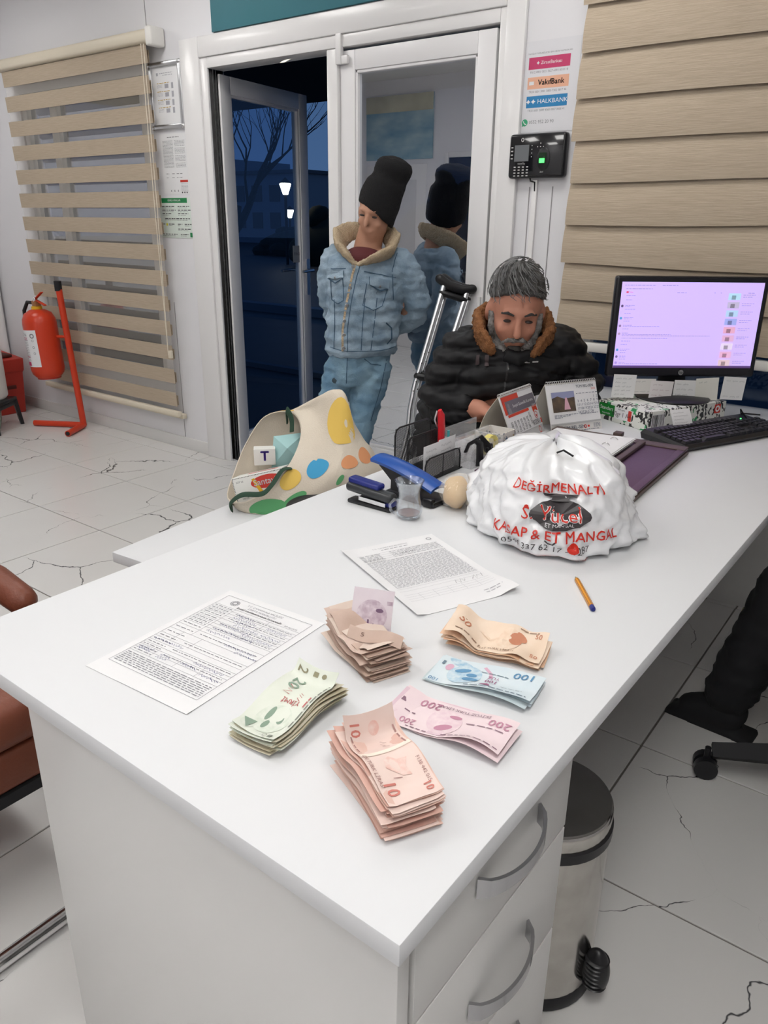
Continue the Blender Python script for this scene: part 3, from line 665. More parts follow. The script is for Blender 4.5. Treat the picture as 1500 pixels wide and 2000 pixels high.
# ------------------------------------------------------------------ monitor, paper box, keyboard
mo = thing('monitor', 'black computer monitor showing a pale lilac web page', 'monitor', (-.77, 2.6075, .897), .693)
B().b2((-.247, -.012, 0), (.247, .018, .318), .008, 3).o('bezel', M('gloss_black_bezel', (.012, .012, .016), .25), mo)
B().b2((-.14, .016, .05), (.14, .05, .27), .02, 3).o('rear_housing', BLK, mo)
SCR = M('lit_screen', (.62, .48, .92), .4, emit=.62)
B().b2((-.229, -.0135, .030), (.229, -.0122, .300)).o('screen', SCR, mo, smooth=False)
q = lambda a, c: Vector((a, -.0142, c))
def em(n, c, e=.7): return M('screen_' + n, c, .5, emit=e)
p = B(); rn = random.Random(3)
for a, c, z in ((-.22, -.12, .290), (-.10, -.05, .290), (-.215, -.13, .279), (-.05, -.02, .268), (.07, .074, .268), (.09, .094, .268), (.18, .20, .268)): p.words(a, c, z, .0028, q, rnd=rn)
for z, l in ((.258, .03), (.245, .02), (.228, .03), (.224, .02), (.216, .035), (.203, .02), (.190, .03), (.186, .025), (.179, .02), (.166, .03), (.162, .12), (.154, .02), (.141, .02), (.137, .16), (.133, .29), (.125, .15), (.116, .03), (.105, .02), (.090, .03), (.086, .02), (.079, .02), (.068, .02), (.064, .02), (.058, .02), (.047, .02), (.043, .13), (.037, .02)):
    p.words(-.212, -.212 + l, z, .0022, q, rnd=rn)
for k in range(9):
    z = .258 - k * .0262; p.words(.165, .205, z + .004, .0022, q, rnd=rn); p.words(.165, .195, z - .002, .0022, q, rnd=rn)
p.o('page_text', em('text', (.30, .24, .42), .35), mo, smooth=False)
B().rect(-.229, .030, .229, .0375, q).o('task_bar', em('bar', (.14, .07, .25), .3), mo, smooth=False)
for z, c in ((.226, (.12, .08, .18)), (.188, (.10, .35, .62)), (.164, (.30, .20, .35)), (.139, (.45, .30, .40)), (.088, (.10, .30, .62)), (.066, (.16, .12, .24)), (.046, (.42, .28, .62))): B().disc(-.2215, z, .0042, .0042, q, 12).o('avatar', em('avatar', c, .5), mo, smooth=False)
for k in range(9):
    z = .258 - k * .0262; c = [(.45, .70, .85), (.50, .45, .62), (.45, .62, .85), (.35, .40, .80), (.75, .40, .55), (.70, .42, .62), (.78, .66, .86), (.80, .45, .66), (.75, .55, .60)][k]
    th = B().rect(.118, z - .011, .157, z + .009, q).o('thumbnail', em('thumb', c, .6), mo, smooth=False)
    B().rect(.128, z - .010, .142, z + .003, lambda a, d: Vector((a, -.0148, d))).o('thumbnail_figure', em('thumbf', tuple(v * .55 for v in c), .4), th, smooth=False)
B().rect(-.2135, .266, -.206, .271, q).text('Tube', .006, q, -.198, .2685).o('site_mark', em('red', (.70, .08, .15), .5), mo, smooth=False)
q = lambda a, c: Vector((a, -.0128, c))
B().disc(0, .0145, .0085, .0085, q, 24).o('badge', ALU, mo, smooth=False)
B().text('hp', .012, lambda a, c: Vector((a, -.0133, c)), 0, .015).o('badge_letters', BLK, mo, smooth=False)
nk = B(); nk.tube([(0, .03, .10), (0, .055, .0), (0, .05, -.072)], [(.05, .014), (.045, .014), (.055, .018)], 12, up=(1, 0, 0)); nk.o('stand_neck', BLK, mo)
B().lathe([(.001, -.0785), (.118, -.0785), (.122, -.074), (.115, -.068), (.03, -.058), (.001, -.057)], 40, (0, .03, 0)).o('stand_base', BLK, mo)
pbx = thing('paper_box', 'copier paper box with black and green doodle print under the monitor', 'box', (-.800, 2.572, ZT), 1.17)
def doodle():
    m = M('doodle_print', (.80, .80, .78), .5); t = m.node_tree; b_ = t.nodes['Principled BSDF']; N = t.nodes.new; L = t.links.new
    g = N('ShaderNodeTexCoord'); v = N('ShaderNodeTexVoronoi'); v.inputs['Scale'].default_value = 42; v.feature = 'F1'; v.distance = 'CHEBYCHEV'; L(g.outputs['Object'], v.inputs['Vector'])
    wv = N('ShaderNodeTexWave'); wv.inputs['Scale'].default_value = 16; wv.inputs['Distortion'].default_value = 9; wv.inputs['Detail Scale'].default_value = 3; L(g.outputs['Object'], wv.inputs['Vector'])
    s_ = N('ShaderNodeSeparateColor'); L(v.outputs['Color'], s_.inputs[0])
    c1 = N('ShaderNodeMath'); c1.operation = 'GREATER_THAN'; c1.inputs[1].default_value = .55; L(wv.outputs[0], c1.inputs[0])
    c2 = N('ShaderNodeMath'); c2.operation = 'GREATER_THAN'; c2.inputs[1].default_value = .35; L(s_.outputs[0], c2.inputs[0])
    mu = N('ShaderNodeMath'); mu.operation = 'MULTIPLY'; L(c1.outputs[0], mu.inputs[0]); L(c2.outputs[0], mu.inputs[1])
    c3 = N('ShaderNodeMath'); c3.operation = 'GREATER_THAN'; c3.inputs[1].default_value = .86; L(s_.outputs[1], c3.inputs[0])
    m1 = N('ShaderNodeMixRGB'); m1.inputs[1].default_value = (.03, .03, .03, 1); m1.inputs[2].default_value = (.03, .30, .10, 1); L(c3.outputs[0], m1.inputs[0])
    m2 = N('ShaderNodeMixRGB'); m2.inputs[1].default_value = (.74, .75, .70, 1); L(mu.outputs[0], m2.inputs[0]); L(m1.outputs[0], m2.inputs[2]); L(m2.outputs[0], b_.inputs['Base Color'])
    return m
B().b2((-.185, -.107, 0), (.185, .107, .0605), .002).o('carton', doodle(), pbx)
q = lambda a, c: Vector((-.1858, a, c)); q2 = lambda a, c: Vector((-.1864, a, c))
B().rect(.10, .016, .03, .054, q).o('green_label', M('label_green', srgb(25, 125, 45), .5), pbx, smooth=False)
B().rect(.03, .014, -.045, .052, q).o('white_label', PAPER, pbx, smooth=False)
fl_ = lambda a, c: q2(-a, c)
B().text('Standart', .017, fl_, -.065, .040).text('kopya kağıdı', .007, fl_, -.065, .024).o('white_lettering', PAPER, pbx, smooth=False)
B().text('80gr 1 A4', .022, fl_, .002, .030, sxy=.9).text('500 sayfa', .008, fl_, .0, .046).o('black_lettering', INK, pbx, smooth=False)
B().rect(-.030, .016, -.044, .050, q2).o('red_label', REDINK, pbx, smooth=False)
q = lambda a, c: Vector((a, -.1078, c))
B().rect(-.165, .008, -.105, .050, q).o('barcode_field', PAPER, pbx, smooth=False)
bc = B(); x = -.162
while x < -.109: w_ = random.choice((.0012, .002, .0032)); bc.rect(x, .010, x + w_, .048, lambda a, c: Vector((a, -.1083, c))); x += w_ + random.choice((.0014, .0024))
bc.o('barcode', INK, pbx, smooth=False)
B().rect(.128, .024, .158, .054, q).o('red_badge', REDINK, pbx, smooth=False); B().disc(.143, .039, .011, .011, lambda a, c: Vector((a, -.1084, c)), 16, hole=.5).o('badge_ring', PAPER, pbx, smooth=False)

kb = thing('keyboard', 'black full-size keyboard lying in front of the paper box', 'keyboard', (-.60, 2.195, ZT), 1.159)
B().ring_loft([[Vector(p_) for p_ in r_] for r_ in ([(0, .0, .004), (.45, .0, .004), (.45, .165, .004), (0, .165, .004)], [(-.003, -.003, .012), (.453, -.003, .012), (.453, .168, .022), (-.003, .168, .022)], [(.004, .006, .020), (.446, .006, .020), (.446, .160, .033), (.004, .160, .033)])]).o('case', BLK, kb, ang=20)
for x in (.03, .42): B().b2((x - .012, .135, 0), (x + .012, .15, .008)).o('foot', BLKM, kb)
kme = B().ring_loft([[Vector((sx * .0083, sy * .0083, 0)) for sx, sy in ((-1, -1), (1, -1), (1, 1), (-1, 1))], [Vector((sx * .0065, sy * .0065 + .0005, .007)) for sx, sy in ((-1, -1), (1, -1), (1, 1), (-1, 1))]]).mesh('key', smooth=False)
KM = M('key_black', (.016, .016, .018), .38)
def key(x, y, sx=1):
    o = link('key', kme, KM, kb); o.location = (x, y, .0205 + (y - .006) * .0845); o.scale = (sx, 1, 1); o.rotation_euler = (.084, 0, 0)
for r_, y in enumerate((.020, .039, .058, .077, .096, .124)):
    n = 15 if r_ else 8
    if r_ == 0:
        x = .020
        for s_ in (1.3, 1.3, 1.3, 6.2, 1.3, 1.3, 1.3, 1.3): key(x + .0095 * (s_ - 1), y, s_ * 1.02); x += .019 * s_
    else:
        for k in range(15): key(.020 + k * .0191, y)
    for k in range(3):
        if r_ in (0, 3, 4, 5) or (r_ == 1 and k == 1): key(.315 + k * .0191, y)
    if r_ < 5:
        for k in range(4): key(.380 + k * .0186, y)
B().b2((.385, .118, .0305), (.389, .121, .0325)).o('power_led', M('led_green', (.1, 1, .2), emit=3), kb)
tag(B().tube([(-.52, 2.70, ZT + .03), (-.57, 2.66, ZT + .035), (-.56, 2.60, ZT + .06), (-.545, 2.625, ZT + .03), (-.535, 2.612, ZT + .012)], .0025, 6).o('keyboard_cable', BLK), 'thin black keyboard cable curling beside the paper box', 'cable')

def sticky(label, loc, rz, tilt, wd=.076, ht=.076, mat=PAPER, lines=4, ink=GREYINK, seed=0, roll=0):
    t = thing('sticky_note', label, 'note', loc, rz, 'handwritten notes around the monitor'); rn = random.Random(seed)
    f = lambda a, c, e=0: Vector((a * cos(roll) - c * sin(roll), -e - tilt * c * c * 3, a * sin(roll) + c * cos(roll)))
    B().sheet(lambda u, v: f(wd * (u - .5), -ht * v), 2, 6, .0003).o('paper', mat, t)
    p = B()
    for k in range(lines):
        x = -wd * .38
        for w_ in range(rn.choice((2, 3))):
            l = rn.uniform(.010, .018); p.scrawl(x, -ht * (.18 + .68 * k / max(1, lines - 1)), l, .006, lambda a, c: f(a, c, .0006), .0008, rn); x += l + .006
    p.o('handwriting', ink, t, smooth=False)
cr, sr = cos(.693), sin(.693)
for k, (a, z, lab, c, ln, rl) in enumerate(((-.185, .008, 'white handwritten note at the far left under the screen', (.80, .80, .80), 5, -.03), (-.118, -.006, 'small note half hidden behind the leftmost note under the screen', (.72, .70, .67), 2, 0), (-.060, -.012, 'pinkish handwritten note, third from the left under the screen', (.80, .76, .76), 4, -.05), (.020, -.010, 'white note left of the centre badge gap, fourth from the left under the screen', (.80, .80, .80), 4, -.02), (.090, -.002, 'cream note with one dark line, fifth from the left under the screen', (.78, .77, .71), 2, .06), (.182, .002, 'nearly blank note at the far right under the screen', (.80, .80, .80), 2, -.05))):
    y = -.018 - .002 * (k % 3) if k != 1 else -.0155
    sticky(lab, (-.77 + a * cr - y * sr, 2.6075 + a * sr + y * cr, .897 + z), .693, .0, mat=M('note_paper', c, .7), lines=ln, seed=k, roll=rl, ink=M('note_ink', (.35, .2, .25), .7) if k == 2 else GREYINK, ht=.05 if k == 1 else .076)
t = thing('sticky_note', 'handwritten note leaning between paper box and keyboard', 'note', (-.704, 2.415, ZT + .075), 1.03, 'handwritten notes around the monitor')
f = lambda a, c, e=0: Vector((a, -.012 + c * .55 * (1 + c * 4) - e, c * .78))
B().sheet(lambda u, v: f(.076 * (u - .5), -.082 * v), 2, 6, .0003).o('paper', PAPER, t)
p = B(); rn = random.Random(12)
for k in range(6): p.scrawl(-.03, -.012 - k * .012, rn.uniform(.03, .055), .006, lambda a, c: f(a, c, .0006), .0008, rn)
p.o('handwriting', GREYINK, t, smooth=False)

# ------------------------------------------------------------------ desk calendars
def calendar(label, loc, rz, wd, ht, dp, back):
    t = thing('desk_calendar', label, 'calendar', loc, rz, 'spiral desk calendars')
    ang = atan2(dp, ht); L = hypot(dp, ht)
    face = lambda a, c, e=0: Vector((a, dp * c / L - e * cos(ang), ht * c / L + e * sin(ang)))     # a across, c up the front board
    B().sheet(lambda u, v: face(wd * (u - .5), L * v, .0), 1, 1, .0012).o('front_board', M('calendar_card', (.74, .73, .71), .5), t, smooth=False)
    B().sheet(lambda u, v: Vector((wd * (.5 - u), dp * 2 - dp * v + .012 * sin(pi * v), ht * v)), 1, 8, .0012).o('back_board', M('cream_card', back, .6), t)
    B().sheet(lambda u, v: face(wd * (u - .5) * .99, L * .17 + L * .80 * v, .0016), 1, 1, .0006).o('page', PAPER, t, smooth=False)
    n = int(wd / .0072)
    sp = B()
    for k in range(n): x = -wd * .47 + wd * .94 * k / (n - 1); sp.tube([Vector((x, dp + .006 * cos(a), ht + .001 + .006 * sin(a))) for a in [i * .75 for i in range(9)]], .0009, 4)
    sp.o('spiral', M('spiral_wire', (.55, .55, .56), .3, .8), t)['kind'] = 'stuff'
    return t, face, L
t, face, L = calendar('white desk calendar with orange and grey banner nearest the clear organiser', (-1.018, 2.055, ZT), pi / 2 + .03, .212, .135, .062, (.66, .60, .50))
f1 = lambda a, c: face(a, c, .0026); f2 = lambda a, c: face(a, c, .0032)
B().rect(-.100, L * .86, .005, L * .965, f1).rect(-.100, L * .60, -.085, L * .9, f1).rect(-.088, L * .535, .045, L * .59, f1).poly([(.068, L * .66), (.098, L * .66), (.098, L * .46), (.083, L * .51), (.068, L * .46)], f1).rect(.098, L * .20, .105, L * .30, f1).o('orange_print', M('calendar_orange', srgb(215, 70, 40), .5), t, smooth=False)
B().rect(-.085, L * .60, .100, L * .86, f2).o('grey_banner', M('banner_grey', srgb(110, 106, 114), .5), t, smooth=False)
B().text('Sosyal Güvenlik Kurumu', .0135, lambda a, c: face(a, c, .0038), .02, L * .73).text('EKC', .013, lambda a, c: face(a, c, .0034), .083, L * .60).o('white_lettering', PAPER, t, smooth=False)
B().disc(-.070, L * .76, .006, .008, lambda a, c: face(a, c, .0036), 12).rect(-.080, L * .60, -.060, L * .71, lambda a, c: face(a, c, .0036)).o('portrait_silhouette', M('dim_figure', (.25, .24, .25), .6), t, smooth=False)
p = B(); d = 1
for r_ in range(5):
    for c in range(7):
        k = r_ * 7 + c - 5
        if 1 <= k <= 28: p.text('%02d' % k, .0125, f1, -.080 + c * .020, L * (.47 - r_ * .062))
for k in range(5): p.words(.045, .095, L * (.30 - k * .022), .003, f1)
p.o('day_numbers', INK, t, smooth=False)
p = B(); p.disc(.080, L * .40, .011, .011, f1, 20, hole=.8); p.disc(.080, L * .385, .004, .004, f1, 12); p.disc(.082, L * .08, .008, .011, lambda a, c: face(a, c, .0006), 16, hole=.75); p.disc(-.085, L * .07, .005, .005, lambda a, c: face(a, c, .0006), 12); p.o('red_seal', REDINK, t, smooth=False)
B().rect(-.105, .001, .105, L * .165, lambda a, c: face(a, c, .0003)).o('grey_foot', M('foot_grey', (.55, .55, .55), .5), t, smooth=False)
t, face, L = calendar('white union desk calendar with a small painting, nearest the monitor', (-.938, 2.220, ZT), 1.10, .196, .145, .058, (.60, .57, .50))
f1 = lambda a, c: face(a, c, .0026); f2 = lambda a, c: face(a, c, .0032); f0 = lambda a, c: face(a, c, .0006)
B().rect(-.082, L * .42, .005, L * .82, f1).o('picture', M('picture_ground', (.06, .05, .045), .5, c2=(.16, .11, .07), nscale=40), t, smooth=False)
B().poly([(-.082, L * .70), (-.060, L * .74), (-.035, L * .68), (.005, L * .70), (.005, L * .82), (-.082, L * .82)], f2).o('picture_sky', M('picture_sky', (.30, .32, .50), .5), t, smooth=False)
B().poly([(-.040, L * .46), (-.016, L * .46), (-.026, L * .70), (-.032, L * .70)], lambda a, c: face(a, c, .0038)).o('picture_shape', M('picture_pink', (.72, .42, .50), .5), t, smooth=False)
p = B(); p.text('TÜM BEL-SEN', .0115, f1, .050, L * .90, bold=.01)
for r_ in range(5):
    for c in range(7):
        k = r_ * 7 + c - 4
        if 1 <= k <= 28: p.text(str(k), .0115, f1, .017 + c * .0125, L * (.68 - r_ * .075))
for c in range(7): p.words(.013 + c * .0125, .022 + c * .0125, L * .76, .003, f1)
for k in range(3): p.words(-.080, .01 - k * .03, L * (.36 - k * .025), .003, f1)
p.words(.02, .09, L * .345, .003, f1)
p.text('TÜM BEL-SEN', .015, f0, -.012, L * .09, bold=.015); p.disc(-.058, L * .09, .008, .008, f0, 18, hole=.8); p.words(-.06, .085, L * .025, .003, f0)
for k in range(4): p.words(.066, .092, L * (.13 - k * .022), .0025, f0)
p.o('print', M('calendar_ink', (.10, .12, .18), .6), t, smooth=False)
B().disc(.033, L * .09, .006, .006, f0, 14, hole=.5).rect(.042, L * .07, .050, L * .11, f0).text('2025', .009, f1, .082, L * .835).o('red_print', REDINK, t, smooth=False)
B().rect(-.097, L * .172, .097, L * .20, f1).o('page_edge', M('edge_grey', (.5, .5, .5), .5), t, smooth=False)
# ------------------------------------------------------------------ mesh letter sorter and what stands in it
def mesh_mat():
    m = M('black_wire_mesh', (.012, .012, .013), .4); t = m.node_tree; b_ = t.nodes['Principled BSDF']; N = t.nodes.new; L = t.links.new
    g = N('ShaderNodeTexCoord'); sp = N('ShaderNodeSeparateXYZ'); L(g.outputs['Object'], sp.inputs[0])
    outs = []
    for ax in ('Y', 'Z'):
        mu = N('ShaderNodeMath'); mu.operation = 'MULTIPLY'; mu.inputs[1].default_value = 330; L(sp.outputs[ax], mu.inputs[0])
        fr = N('ShaderNodeMath'); fr.operation = 'FRACT'; L(mu.outputs[0], fr.inputs[0])
        gt = N('ShaderNodeMath'); gt.operation = 'LESS_THAN'; gt.inputs[1].default_value = .36; L(fr.outputs[0], gt.inputs[0]); outs.append(gt)
    mx = N('ShaderNodeMath'); mx.operation = 'MAXIMUM'; L(outs[0].outputs[0], mx.inputs[0]); L(outs[1].outputs[0], mx.inputs[1]); L(mx.outputs[0], b_.inputs['Alpha'])
    return m
MESH = mesh_mat()
lo = thing('letter_sorter', 'black wire mesh letter sorter standing behind the tea glass', 'organiser', (-1.018, 1.578, ZT))
for x, h, nm in ((0, .060, 'front_panel'), (-.056, .105, 'middle_panel'), (-.108, .118, 'back_panel')):
    y0, y1 = -.080, .080
    if x < -.1: y0, y1 = -.062, .098
    pn = B(); pn.raw([(x, y0, .003), (x, y1, .003), (x, y1, h), (x, y0, h)], [(0, 1, 2, 3)]); pp = pn.o(nm, MESH, lo, smooth=False)
    r_ = .018
    path = [(x, y0, .003), (x, y0, h - r_), (x, y0 + r_ * .3, h - r_ * .3), (x, y0 + r_, h), (x, y1 - r_, h), (x, y1 - r_ * .3, h - r_ * .3), (x, y1, h - r_), (x, y1, .003)]
    B().tube(path, .0024, 6).o('frame_wire', BLK, pp)
    B().tube([(x, 0, .003), (x, 0, h)], .0012, 5).o('centre_wire', BLK, pp)
B().b2((-.110, -.080, .001), (.002, .090, .004)).o('base', MESH, lo, smooth=False)
def card(label, x, y0, y1, z1, seed, lean=0):
    t = tag(B().sheet(lambda u, v: Vector((x - lean * v, y0 + (y1 - y0) * u, ZT + .006 + (z1 - .006) * v)), 1, 1, .0004).o('note_card', PAPER, None, smooth=False), label, 'card', 'cards in the letter sorter')
    rn = random.Random(seed); p = B()
    for k in range(2): p.scrawl(y0 + .010, ZT + z1 - .016 - k * .014, (y1 - y0) * .6, .007, lambda a, c: Vector((x + .0014, a, c)), .0008, rn)
    p.o('handwriting', GREYINK, t, smooth=False)
card('white handwritten card at the left of the letter sorter', -1.026, 1.500, 1.576, .092, 3); card('white handwritten card at the right of the letter sorter', -1.0285, 1.570, 1.648, .094, 5)
t = thing('box_cutter', 'red plastic box cutter standing upright behind the letter sorter', 'cutter', (-1.064, 1.632, ZT + .008))
B().tube([(0, 0, 0), (0, .002, .06), (.002, .0, .10), (.003, -.006, .135), (.002, -.012, .150)], [(.006, .010), (.007, .012), (.008, .013), (.008, .012), (.005, .006)], 10).o('handle', M('cutter_red', srgb(215, 35, 45), .3), t)
B().tube([(-.004, -.012, .105), (-.006, -.022, .125), (-.003, -.016, .148)], .0025, 6).o('clip', ALU, t)
tag(B().tube([(-1.050, 1.652, ZT + .006), (-1.052, 1.650, ZT + .10)], .0035, 8).o('teal_pen', M('pen_teal', srgb(70, 175, 180), .3)), 'slim teal pen standing beside the red box cutter', 'pen')

# clear acrylic organiser with tape, strap clip, and the speckled box behind
ACR = M('clear_acrylic', (.92, .92, .95), .06, alpha=.22, coat=.5)
ao = thing('acrylic_organiser', 'clear acrylic desk organiser with compartments beside the letter sorter', 'organiser', (-1.030, 1.76, ZT))
def wall_(lo_, hi_, nm='wall'): B().b2(lo_, hi_, .0006, 1).o(nm, ACR, ao)
wall_((-.05, -.090, 0), (.040, .075, .0025), 'floor_plate'); wall_((.038, -.090, 0), (.0405, .075, .052)); wall_((-.05, -.090, 0), (-.0475, .075, .098))
wall_((-.01, -.090, 0), (-.0075, .075, .082)); wall_((-.05, -.090, 0), (.040, -.0875, .075))
for y in (-.03, .02, .0725): wall_((-.05, y, 0), (.040, y + .0025, .06), 'divider')
tp = B(); tp.lathe([(.018, -.0085), (.030, -.0085), (.030, .0085), (.018, .0085)], 28, close=True); tp.xform(Matrix.Rotation(pi / 2, 4, 'X') @ Matrix.Rotation(.3, 4, 'Y'))
o = tag(tp.o('tape_roll', M('tape_yellow', srgb(228, 214, 120), .3)), 'roll of yellow adhesive tape in the clear organiser', 'tape'); o.location = (-1.012, 1.802, ZT + .034); o.rotation_euler = (0, 0, pi / 2 - .35)
t = thing('strap_clip', 'black strap clip hanging over the front of the clear organiser', 'clip', (-.988, 1.685, ZT))
B().tube([(-.012, -.03, .050), (-.004, -.028, .072), (.006, -.012, .080), (.012, .0, .070), (.012, .004, .030), (.010, .006, .008)], (.010), 8, flat=(.35, 1)).o('strap', BLK, t)
B().tube([(-.006, .010, .075), (.006, .012, .086), (.014, .028, .066), (.016, .040, .040)], .012, 8, flat=(.35, 1)).o('strap', BLK, t)
B().box((.017, .044, .045), (.012, .026, .030), rotx(.3), .005, 3).o('buckle', BLK, t)
sb = thing('speckled_box', 'small open white box with coloured speckles beside the orange calendar', 'box', (-1.035, 1.900, ZT))
SPK = M('terrazzo_print', (.74, .71, .67), .6, c2=(.05, .09, .16), nscale=75, namt=9, detail=1)
SPK.node_tree.nodes['Color Ramp'].color_ramp.elements[0].position = .64; SPK.node_tree.nodes['Color Ramp'].color_ramp.elements[1].position = .66
for lo_, hi_ in (((.028, -.06, 0), (.031, .03, .055)), ((-.05, -.06, 0), (-.047, .03, .055)), ((-.05, -.06, 0), (.031, -.057, .055)), ((-.05, .027, 0), (.031, .03, .055))): B().b2(lo_, hi_).o('side', SPK, sb, smooth=False)
B().b2((-.05, -.06, 0), (.031, .03, .003)).o('bottom', SPK, sb, smooth=False)
fx = lambda a, c: Vector((.0316, a, c))
B().disc(-.02, .036, .008, .005, fx, 14).rect(-.022, .018, -.019, .034, fx).o('blue_flower', M('flower_blue', srgb(75, 100, 130), .6), sb, smooth=False)
B().disc(-.045, .018, .003, .004, fx, 8).disc(.0, .014, .003, .003, fx, 8).disc(-.03, .009, .002, .003, fx, 8).o('red_speckle', REDINK, sb, smooth=False)
B().disc(.012, .025, .004, .003, fx, 8).disc(.02, .04, .003, .003, fx, 8).o('gold_speckle', M('speck_gold', srgb(170, 140, 70), .6), sb, smooth=False)

# ------------------------------------------------------------------ stapler, hole punch, tea glass
BLUP = M('blue_plastic', srgb(25, 80, 165), .3); NAVY = M('navy_plastic', srgb(28, 40, 120), .3)
st = thing('stapler', 'black and navy stapler lying open beside the tea glass', 'stapler', (-1.02, 1.292, ZT), .02)
B().b2((-.062, -.018, 0), (.060, .014, .010), .004, 2).o('base', BLK, st)
B().box((-.004, -.002, .034), (.132, .030, .022), roty(.06), .009, 3).o('cover', M('stapler_grey', (.03, .033, .036), .3), st)
B().box((-.022, .004, .050), (.088, .028, .014), roty(.06), .005, 3).o('navy_top', NAVY, st)
B().box((.010, -.012, .017), (.075, .012, .009), roty(.03)).o('magazine', CHR, st)
B().box((.048, .002, .020), (.022, .026, .022), None, .004).o('hinge_block', NAVY, st)
hp_ = thing('hole_punch', 'blue-topped black hole punch behind the stapler', 'hole punch', (-1.012, 1.405, ZT), -.05)
B().b2((-.030, -.040, 0), (.115, .035, .014), .005, 2).o('base', BLK, hp_)
B().ring_loft([[Vector(v) for v in r_] for r_ in ([(-.020, -.03, .012), (.045, -.03, .012), (.045, .028, .012), (-.020, .028, .012)], [(-.024, -.024, .035), (.03, -.024, .035), (.03, .024, .035), (-.024, .024, .035)], [(-.060, -.026, .066), (.06, -.026, .052), (.06, .026, .052), (-.060, .026, .066)])]).o('lever_body', BLK, hp_, ang=20)
def lev(u, v):
    x = -.085 + .185 * u; return Vector((x, -.030 + .060 * v, .083 - .040 * u ** 1.6 - .006 * (2 * v - 1) ** 2))
B().sheet(lev, 10, 6, .008).o('lever', BLUP, hp_)
B().b2((.085, -.045, .0), (.112, -.025, .022), .006).o('foot', BLK, hp_)
TG = glass_mat('clear_tea_glass', (.95, .96, .96), .15, .0, 1.6)
tg = thing('tea_glass', 'ribbed clear tea glass with handle and a little brown tea', 'glass', (-.912, 1.283, ZT + .0005))
pro = [(.0185, .0), (.0255, .006), (.0285, .018), (.0270, .032), (.0235, .048), (.0232, .060), (.0270, .076), (.0325, .087)]
inn = [(.0305, .087), (.0252, .076), (.0214, .060), (.0216, .048), (.0250, .032), (.0262, .018), (.0228, .009), (.0005, .0075)]
n = 36; rings = []
for r_, z in [(.0005, 0)] + pro: rings.append([Vector(((r_ * (1 + (.035 * cos(12 * 2 * pi * j / n) if .004 < z < .08 else 0))) * cos(2 * pi * j / n), (r_ * (1 + (.035 * cos(12 * 2 * pi * j / n) if .004 < z < .08 else 0))) * sin(2 * pi * j / n), z)) for j in range(n)])
for r_, z in inn: rings.append([Vector((r_ * cos(2 * pi * j / n), r_ * sin(2 * pi * j / n), z)) for j in range(n)])
B().ring_loft(rings).o('body', TG, tg, ang=60)
hd = -RV * .9 - NV * -.1
B().tube([hd * .026 + Vector((0, 0, .040)), hd * .036 + Vector((0, 0, .044)), hd * .047 + Vector((0, 0, .032)), hd * .044 + Vector((0, 0, .018)), hd * .034 + Vector((0, 0, .010)), hd * .025 + Vector((0, 0, .012))], .0032, 8).o('handle', TG, tg)
B().lathe([(.0005, .0080), (.0222, .0095), (.0245, .013), (.0005, .013)], 24).o('tea', M('tea_brown', (.16, .045, .025), .1), tg)

# ------------------------------------------------------------------ open purple folder
PUR = M('plum_leather', srgb(88, 62, 84), .42, bump=.1, bscale=200); BRN = M('brown_trim', srgb(88, 72, 66), .45)
fo = thing('ring_folder', 'open plum leather ring folder with white papers lying behind the plastic bag', 'folder', (-.555, 1.635, ZT), .055)
B().b2((-.40, 0, .001), (0, .55, .012), .004, 2).o('lower_cover', BRN, fo)
B().b2((-.395, .004, .015), (-.002, .546, .021), .003, 2).o('upper_cover', PUR, fo)
B().b2((-.395, .500, .021), (-.002, .546, .024), .0015).o('top_trim', BRN, fo); B().b2((-.022, .004, .021), (-.002, .500, .023), .001).o('edge_trim', PUR, fo)
B().box((-.118, .30, .028), (.018, .40, .012), None, .004).o('ring_bar', BRN, fo)
B().b2((-.215, .528, .023), (-.190, .556, .036), .002).o('clip', BRN, fo)
for y in (.16, .24, .38, .45): B().tube([Vector((-.185 + .012 * cos(a), y, .030 + .012 * sin(a))) for a in [i * .4 for i in range(9)]], .0016, 6).o('ring', CHR, fo)
for k in range(7):
    a0 = -.375 + .002 * (k % 3); dy = random.uniform(-.006, .006)
    t = tag(B().sheet(lambda u, v: Vector((a0 + .235 * u + .012 * k * 0, .06 + dy + .43 * v, .0225 + .0016 * k + .006 * u * u)), 3, 3, .0005).o('sheet', PAPER, fo, smooth=False))
# ------------------------------------------------------------------ papers and pen on the desk
def printed_sheet(name, label, cx, cy, rz, curl):
    t = thing(name, label, 'paper', (cx, cy, ZT), rz)
    f = lambda a, c, e=0: Vector((a, c, .0009 + e + curl(a / .21 + .5, c / .297 + .5)))
    B().sheet(lambda u, v: f(.21 * (u - .5), .297 * (v - .5)), 10, 14, .0003).o('sheet', PAPER, t)
    return t, (lambda a, c: f(a, c, .0006)), (lambda a, c: f(a, c, .0009))
